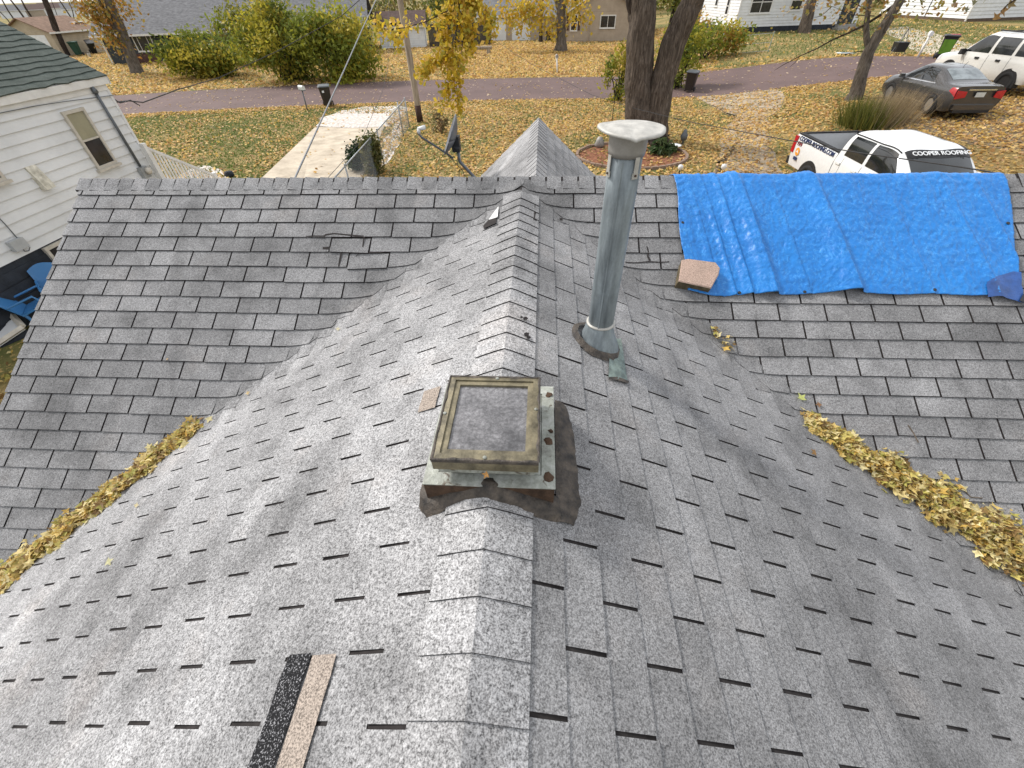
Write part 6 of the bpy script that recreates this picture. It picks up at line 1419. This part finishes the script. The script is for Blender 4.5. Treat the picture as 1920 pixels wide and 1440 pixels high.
# ---- grey sedan
def row(y, *pts): return [(x, y + dy, z) for x, dy, z in pts]
G = [row(-2.36, (.72, .06, .26), (.83, .0, .44), (.85, -.03, .68), (.80, .05, 1.0), (.5, .04, 1.05), (0, .02, 1.06)),
     row(-2.12, (.84, .04, .22), (.90, 0, .42), (.915, 0, .68), (.85, .04, 1.01), (.58, .05, 1.08), (0, .05, 1.095)),
     row(-1.55, (.86, .05, .21), (.91, 0, .42), (.925, 0, .70), (.855, -.05, 1.01), (.64, -.10, 1.10), (0, -.16, 1.12)),
     row(-.85, (.87, 0, .20), (.915, 0, .42), (.925, 0, .70), (.865, -.12, .985), (.60, .10, 1.40), (0, .06, 1.44)),
     row(-.02, (.87, 0, .20), (.915, 0, .42), (.925, 0, .70), (.87, 0, .955), (.625, 0, 1.435), (0, 0, 1.475)),
     row(.70, (.87, 0, .20), (.915, 0, .42), (.925, 0, .68), (.865, .06, .935), (.60, -.24, 1.375), (0, -.18, 1.425)),
     row(1.30, (.86, 0, .20), (.91, 0, .42), (.92, 0, .66), (.85, 0, .91), (.64, .0, .985), (0, .14, 1.01)),
     row(1.85, (.84, 0, .20), (.90, 0, .42), (.90, 0, .62), (.80, 0, .85), (.55, 0, .92), (0, .05, .95)),
     row(2.22, (.78, -.03, .22), (.85, 0, .42), (.83, 0, .58), (.70, .0, .75), (.45, .03, .80), (0, .06, .82)),
     row(2.42, (.5, -.05, .26), (.6, 0, .42), (.58, 0, .56), (.5, -.04, .68), (.3, -.03, .70), (0, -.02, .70))]
SE = thing('sedan', 'charcoal grey sedan parked nose to the road with red tail lamps', 'car'); B = Body(G); car_body(SE, B, M_PGREY)
pair(B, 'rear_side_window', M_CGL, SE, .006, quad=((3.12, 3.10), (3.96, 3.10), (3.96, 3.90), (3.12, 3.82)))
pair(B, 'front_side_window', M_CGL, SE, .006, quad=((4.06, 3.10), (5.25, 3.10), (4.95, 3.90), (4.06, 3.90)))
mb = MB(); B.patch(mb, 2.18, 2.92, 4.06, 4.999, .007, nu=8, nv=8); kid(mb, 'rear_window', M_CGL2, SE)
mb = MB(); B.patch(mb, 5.08, 5.9, 4.1, 4.999, .007, nu=8, nv=8); kid(mb, 'windshield', M_CGL, SE)
pair(B, 'belt_trim', M_CHROME, SE, .010, (2.9, 5.5, 2.95, 3.03), nu=14, nv=1)
pair(B, 'sill_trim', M_CHROME, SE, .012, (2.35, 5.6, .55, .66), nu=14, nv=1)
for sg in (1, -1):
    mb = MB(); B.patch(mb, 0, 0, 0, 0, .010, sides=(sg,), quad=((.0, 2.15), (1.15, 2.55), (1.0, 2.92), (.0, 2.95))); kid(mb, 'tail_lamp', M_RED, SE)
    mb = MB(); mb.prism([(sg*x, -2.385 - (.02 if z > .7 else 0) + (.03 if z > .9 else 0), z) for x, z in ((.83, .66), (.83, .93), (.52, .90), (.50, .72))], (0, -.03, 0)); kid(mb, 'tail_lamp', M_RED, SE, False)
    mb = MB(); mb.box((sg*.98, .98, .99), (.2, .12, .13), taper=(.8, .8)); kid(mb, 'mirror', M_PGREY, SE, False)
    mb = MB(); B.patch(mb, 8.0, 8.9, 2.2, 2.9, .01, sides=(sg,)); kid(mb, 'headlamp', M_LAMP, SE)
    for y in (.30, -.62): mb = MB(); mb.box((sg*.925, y, .82), (.03, .2, .03)); kid(mb, 'door_handle', M_CHROME, SE, False)
    for y in (-1.42, 1.40): arch(SE, sg*.928, y, .37, .33)
    for y in (-1.42, 1.40): wheel(SE, sg*.845, y, .33, .21)
    for u in (3.0, 4.0, 5.35): mb = MB(); B.patch(mb, u - .008, u + .008, .7, 2.95, .003, sides=(sg,), nu=1, nv=10); kid(mb, 'door_gap', M_BLKP, SE)
mb = MB(); mb.box((0, -2.405, .955), (.95, .04, .045)); kid(mb, 'chrome_strip', M_CHROME, SE, False)
mb = MB(); mb.box((0, -2.42, .80), (.32, .02, .15)); pl = kid(mb, 'number_plate', M_MBOX, SE, False)
mb = MB(); mb.box((0, -2.36, .40), (1.45, .16, .16)); kid(mb, 'bumper', M_PGREY, SE, False)
mb = MB(); mb.box((0, -2.38, .27), (1.3, .12, .10)); kid(mb, 'bumper_valance', M_BLKP, SE, False)
mb = MB(); mb.tube([(.15, -.6, 1.46), (.15, -.72, 1.62)], .008, 5); kid(mb, 'antenna', M_BLKP, SE, False)
place(SE, 16.59, 22.27, ground_z(16.59, 22.27) + .02, .028)

# ---- white sport utility vehicle
G = [row(-2.45, (.80, .1, .42), (.92, 0, .62), (.95, -.02, .92), (.92, .02, 1.22), (.78, .16, 1.80), (0, .12, 1.86)),
     row(-2.15, (.92, 0, .40), (.98, 0, .62), (1.0, 0, .92), (.96, 0, 1.22), (.80, .04, 1.84), (0, .0, 1.91)),
     row(-1.2, (.93, 0, .40), (.99, 0, .62), (1.0, 0, .92), (.97, 0, 1.21), (.81, 0, 1.87), (0, 0, 1.94)),
     row(-.15, (.93, 0, .40), (.99, 0, .62), (1.0, 0, .92), (.97, 0, 1.20), (.81, 0, 1.87), (0, 0, 1.94)),
     row(.75, (.93, 0, .40), (.99, 0, .62), (1.0, 0, .92), (.97, .25, 1.18), (.78, -.25, 1.84), (0, -.2, 1.90)),
     row(1.35, (.92, 0, .40), (.98, 0, .62), (.99, 0, .90), (.95, .0, 1.15), (.74, .05, 1.22), (0, .2, 1.26)),
     row(2.1, (.90, 0, .40), (.97, 0, .62), (.97, 0, .86), (.90, 0, 1.06), (.6, 0, 1.12), (0, .05, 1.15)),
     row(2.48, (.80, -.02, .40), (.90, 0, .6), (.90, 0, .8), (.82, -.04, 1.0), (.5, -.02, 1.04), (0, 0, 1.06))]
SU = thing('sport_utility_vehicle', 'dusty white sport utility vehicle parked beside the grey sedan', 'car'); B = Body(G); car_body(SU, B, M_PWHITE2)
for nm, q in (('front_side_window', ((3.08, 3.10), (4.35, 3.10), (3.98, 3.88), (3.08, 3.88))), ('rear_side_window', ((2.06, 3.10), (2.94, 3.10), (2.94, 3.88), (2.06, 3.88))), ('cargo_window', ((.75, 3.10), (1.92, 3.10), (1.92, 3.88), (.85, 3.88)))):
    pair(B, nm, M_CGL, SU, .006, quad=q)
mb = MB(); B.patch(mb, 4.1, 4.92, 4.1, 4.999, .007); kid(mb, 'windshield', M_CGL, SU)
mb = MB(); mb.grid([[(-.78, -2.50, 1.26), (.78, -2.50, 1.26)], [(-.70, -2.36, 1.74), (.70, -2.36, 1.74)]]); kid(mb, 'rear_window', M_CGL, SU)
for sg in (1, -1):
    mb = MB(); mb.box((sg*1.08, 1.12, 1.22), (.24, .14, .2), taper=(.85, .8)); kid(mb, 'mirror', M_BLKP, SU, False)
    for y in (.32, -.72): mb = MB(); mb.box((sg*1.005, y, 1.06), (.05, .2, .07)); kid(mb, 'door_handle', M_BLKP, SU, False)
    for y in (-1.55, 1.55): arch(SU, sg*1.003, y, .46, .42); wheel(SU, sg*.90, y, .39, .25, 6)
    mb = MB(); mb.tube([(sg*.66, -1.7, 1.99), (sg*.66, .3, 2.0)], .025, 8); kid(mb, 'roof_rail', M_BLKP, SU)
    mb = MB(); mb.box((sg*.94, -2.40, 1.0), (.1, .14, .4)); kid(mb, 'tail_lamp', M_RED, SU, False)
    for u in (2.0, 3.0, 4.2): mb = MB(); B.patch(mb, u - .008, u + .008, .5, 2.98, .003, sides=(sg,), nu=1, nv=10); kid(mb, 'door_gap', M_BLKP, SU)
    mb = MB(); B.patch(mb, 6.3, 6.95, 1.9, 2.7, .01, sides=(sg,)); kid(mb, 'headlamp', M_LAMP, SU)
for y in (-1.2, -.2): mb = MB(); mb.tube([(-.66, y, 2.0), (.66, y, 2.0)], .02, 6); kid(mb, 'rack_bar', M_BLKP, SU)
mb = MB(); mb.box((0, -2.5, .52), (1.8, .18, .22)); kid(mb, 'bumper', M_PWHITE2, SU, False); mb = MB(); mb.box((0, 2.5, .52), (1.8, .18, .24)); kid(mb, 'bumper', M_PWHITE2, SU, False)
place(SU, 20.45, 24.5, ground_z(20.45, 24.5) + .02, -.11)

# ---- white roofing pickup
G = [row(-.80, (.95, 0, .50), (1.0, 0, .8), (1.01, 0, 1.1), (.975, 0, 1.36), (.80, .12, 1.90), (0, .10, 1.955)),
     row(-.50, (.95, 0, .50), (1.0, 0, .8), (1.01, 0, 1.1), (.975, 0, 1.36), (.805, -.02, 1.91), (0, -.04, 1.965)),
     row(.28, (.95, 0, .50), (1.0, 0, .8), (1.01, 0, 1.1), (.975, 0, 1.35), (.80, 0, 1.915), (0, 0, 1.97)),
     row(1.15, (.95, 0, .50), (1.0, 0, .8), (1.01, 0, 1.1), (.97, .22, 1.33), (.76, -.12, 1.88), (0, -.06, 1.935)),
     row(1.85, (.95, 0, .50), (1.0, 0, .8), (1.0, 0, 1.08), (.95, -.05, 1.30), (.75, .0, 1.37), (0, .12, 1.41)),
     row(2.45, (.95, 0, .50), (1.0, 0, .8), (1.0, 0, 1.05), (.93, 0, 1.24), (.7, 0, 1.31), (0, .02, 1.35)),
     row(2.95, (.90, 0, .50), (.96, 0, .8), (.96, 0, 1.0), (.88, -.03, 1.16), (.6, 0, 1.21), (0, .02, 1.23))]
PK = thing('pickup_truck', 'white roofing company pickup with black bed liner parked behind the blue tarp', 'truck'); B = Body(G); car_body(PK, B, M_PWHITE)
for nm, q in (('front_side_window', ((2.06, 3.10), (3.25, 3.10), (2.95, 3.88), (2.06, 3.90))), ('rear_side_window', ((.85, 3.10), (1.94, 3.10), (1.94, 3.90), (.95, 3.88)))):
    pair(B, nm, M_CGL, PK, .006, quad=q)
ws0, ws1 = 3.03, 3.94
mb = MB(); B.patch(mb, ws0, ws1, 4.06, 4.999, .006, nu=10, nv=8); kid(mb, 'windshield', M_CGL, PK)
mb = MB(); B.patch(mb, ws0 - .01, ws0 + .235, 4.04, 4.999, .011, nu=4, nv=8); band = kid(mb, 'sun_strip', M_BLKP, PK)
pa, pb_ = B.P(ws0 + .03, 4.999, 1, .02), B.P(ws0 + .20, 4.999, 1, .02); up_ = (pa - pb_).normalized(); xd = Vector((-1, 0, 0)); nn = xd.cross(up_); cc = (pa + pb_)/2 + Vector((0, .0, .012))
Mt = Matrix(((xd.x, up_.x, nn.x, cc.x), (xd.y, up_.y, nn.y, cc.y), (xd.z, up_.z, nn.z, cc.z), (0, 0, 0, 1))); text_mesh('COOPER ROOFING', .17, M_WHITE, 'lettering', band, Mt, squeeze=.92)
for sg in (1, -1): mb = MB(); mb.tube([B.P(u, 3.96, sg, .012) for u in np.linspace(.3, 3.0, 14)], .013, 6); kid(mb, 'drip_rail', M_BLKP, PK)
mb = MB(); mb.grid([[(-.70, -.815, 1.42), (.70, -.815, 1.42)], [(-.66, -.73, 1.82), (.66, -.73, 1.82)]]); kid(mb, 'rear_window', M_CGL, PK)
M_LINER = mat('black_bed_liner', (0.014, 0.014, 0.015), .6, .2, 14, 0, .3, .3, 40); M_BEDF = mat('dusty_bed_floor', (0.13, 0.13, 0.13), .7, .3, 5)
for sg in (1, -1):
    mb = MB(); P = []
    for y in np.linspace(-2.98, -.83, 10): P.append([Vector((sg*x, y, z)) for x, z in ((.95, .52), (1.0, .8), (1.01, 1.1), (.985, 1.30), (.97, 1.38), (.93, 1.40), (.86, 1.40), (.85, .85))])
    mb.grid(P, flip=sg > 0); mb.add([p for p in P[0]], [tuple(range(8))]); sd_ = kid(mb, 'bed_side', M_PWHITE, PK)
    mb = MB(); mb.box((sg*.905, -1.9, 1.412), (.14, 2.14, .03)); kid(mb, 'bed_rail_cap', M_LINER, PK, False)
    mb = MB(); mb.box((sg*.835, -1.9, 1.12), (.02, 2.1, .55)); kid(mb, 'bed_liner', M_LINER, PK, False)
    mb = MB(); mb.box((sg*.965, -2.94, 1.12), (.11, .16, .46)); kid(mb, 'tail_lamp', M_RED, PK, False)
    for y in (-1.75, 1.95): arch(PK, sg*1.012, y, .48, .45); wheel(PK, sg*.90, y, .41, .27, 6)
    mb = MB(); mb.box((sg*1.10, 1.25, 1.35), (.26, .14, .22), taper=(.85, .85)); kid(mb, 'mirror', M_PWHITE, PK, False)
    for u in (1.0, 2.0, 3.35): mb = MB(); B.patch(mb, u - .008, u + .008, .4, 2.98, .003, sides=(sg,), nu=1, nv=10); kid(mb, 'door_gap', M_BLKP, PK)
    for y in (.1, -.62): mb = MB(); mb.box((sg*1.015, y, 1.2), (.04, .2, .05)); kid(mb, 'door_handle', M_PWHITE, PK, False)
    mb = MB(); B.patch(mb, 5.3, 5.95, 1.9, 2.8, .01, sides=(sg,)); kid(mb, 'headlamp', M_LAMP, PK)
mb = MB(); mb.box((0, -1.9, .86), (1.7, 2.15, .03)); kid(mb, 'bed_floor', M_BEDF, PK, False)
mb = MB(); mb.box((0, -2.96, 1.12), (1.72, .07, .56)); tg = kid(mb, 'tailgate', M_PWHITE, PK, False); mb = MB(); mb.box((0, -2.96, 1.412), (1.74, .10, .03)); kid(mb, 'tailgate_cap', M_LINER, PK, False)
mb = MB(); mb.box((0, -.86, 1.1), (1.66, .03, .56)); kid(mb, 'bed_front', M_LINER, PK, False)
mb = MB(); mb.box((0, -3.06, .62), (1.9, .2, .2)); kid(mb, 'bumper', M_BLKP, PK, False); mb = MB(); mb.box((0, 3.0, .62), (1.9, .2, .26)); kid(mb, 'bumper', M_CHROME, PK, False)
mb = MB(); mb.box((0, 2.97, .98), (1.2, .08, .34)); kid(mb, 'grille', M_BLKP, PK, False)
# lettering and marks on the side panel that faces the roof
def side_M(y, z, xs=1.014, lean=.14):
    X = Vector((0, 1, 0)); U = Vector((-lean, 0, 1)).normalized(); N = X.cross(U); return Matrix(((X.x, U.x, N.x, xs), (X.y, U.y, N.y, y), (X.z, U.z, N.z, z), (0, 0, 0, 1)))
M_NAVYT = mat('navy_lettering', (0.02, 0.035, 0.10), .5, .05, 8); M_REDT = mat('dark_red_lettering', (0.22, 0.015, 0.02), .5, .05, 8); M_ORGT = mat('orange_logo', (0.75, 0.30, 0.03), .5, .05, 8)
text_mesh('COOPER-ROOFING.COM', .165, M_NAVYT, 'lettering', PK, side_M(-1.86, 1.315, .995, .14), .006, 1.0)
text_mesh('FX4', .15, M_REDT, 'lettering', PK, side_M(-2.66, 1.17, 1.012, .05), .006)
mb = MB(); mb.prism([(1.018, -2.62 + .12*math.cos(a), .97 + .12*math.sin(a)) for a in [math.pi/6 + k*math.pi/3 for k in range(6)]], (.005, 0, 0)); lg = kid(mb, 'logo', M_ORGT, PK, False)
mb = MB(); mb.prism([(1.024, -2.70, .93), (1.024, -2.62, 1.03), (1.024, -2.54, .93), (1.024, -2.62, .96)], (.003, 0, 0)); kid(mb, 'logo_mark', M_WHITE, lg, False)
mb = MB(); mb.box((1.02, -2.62, .78), (.006, .2, .09)); kid(mb, 'logo_caption', M_NAVYT, lg, False)
place(PK, 9.31, 12.55, ground_z(9.31, 12.55) - .02, 3.077)
# tools in the bed
hd = Matrix.Rotation(-3.077, 4, 'Z'); loc = Vector((9.31, 12.55, 0))
c = loc + hd @ Vector((.45, -1.3, .95)); TBX = thing('tool_bag', 'red and brown tool bag in the pickup bed', 'tool bag', tuple(c)); mb = MB(); mb.box(c, (.34, .5, .16)); mb.build('bag', mat('red_canvas', (0.20, 0.04, 0.03), .9, .3, 8), TBX); mb = MB(); mb.tube([c + Vector((0, .2*math.cos(a), .08 + .16*math.sin(a))) for a in [k*.39 for k in range(9)]], .02, 6); mb.build('handle', M_TAN, TBX)
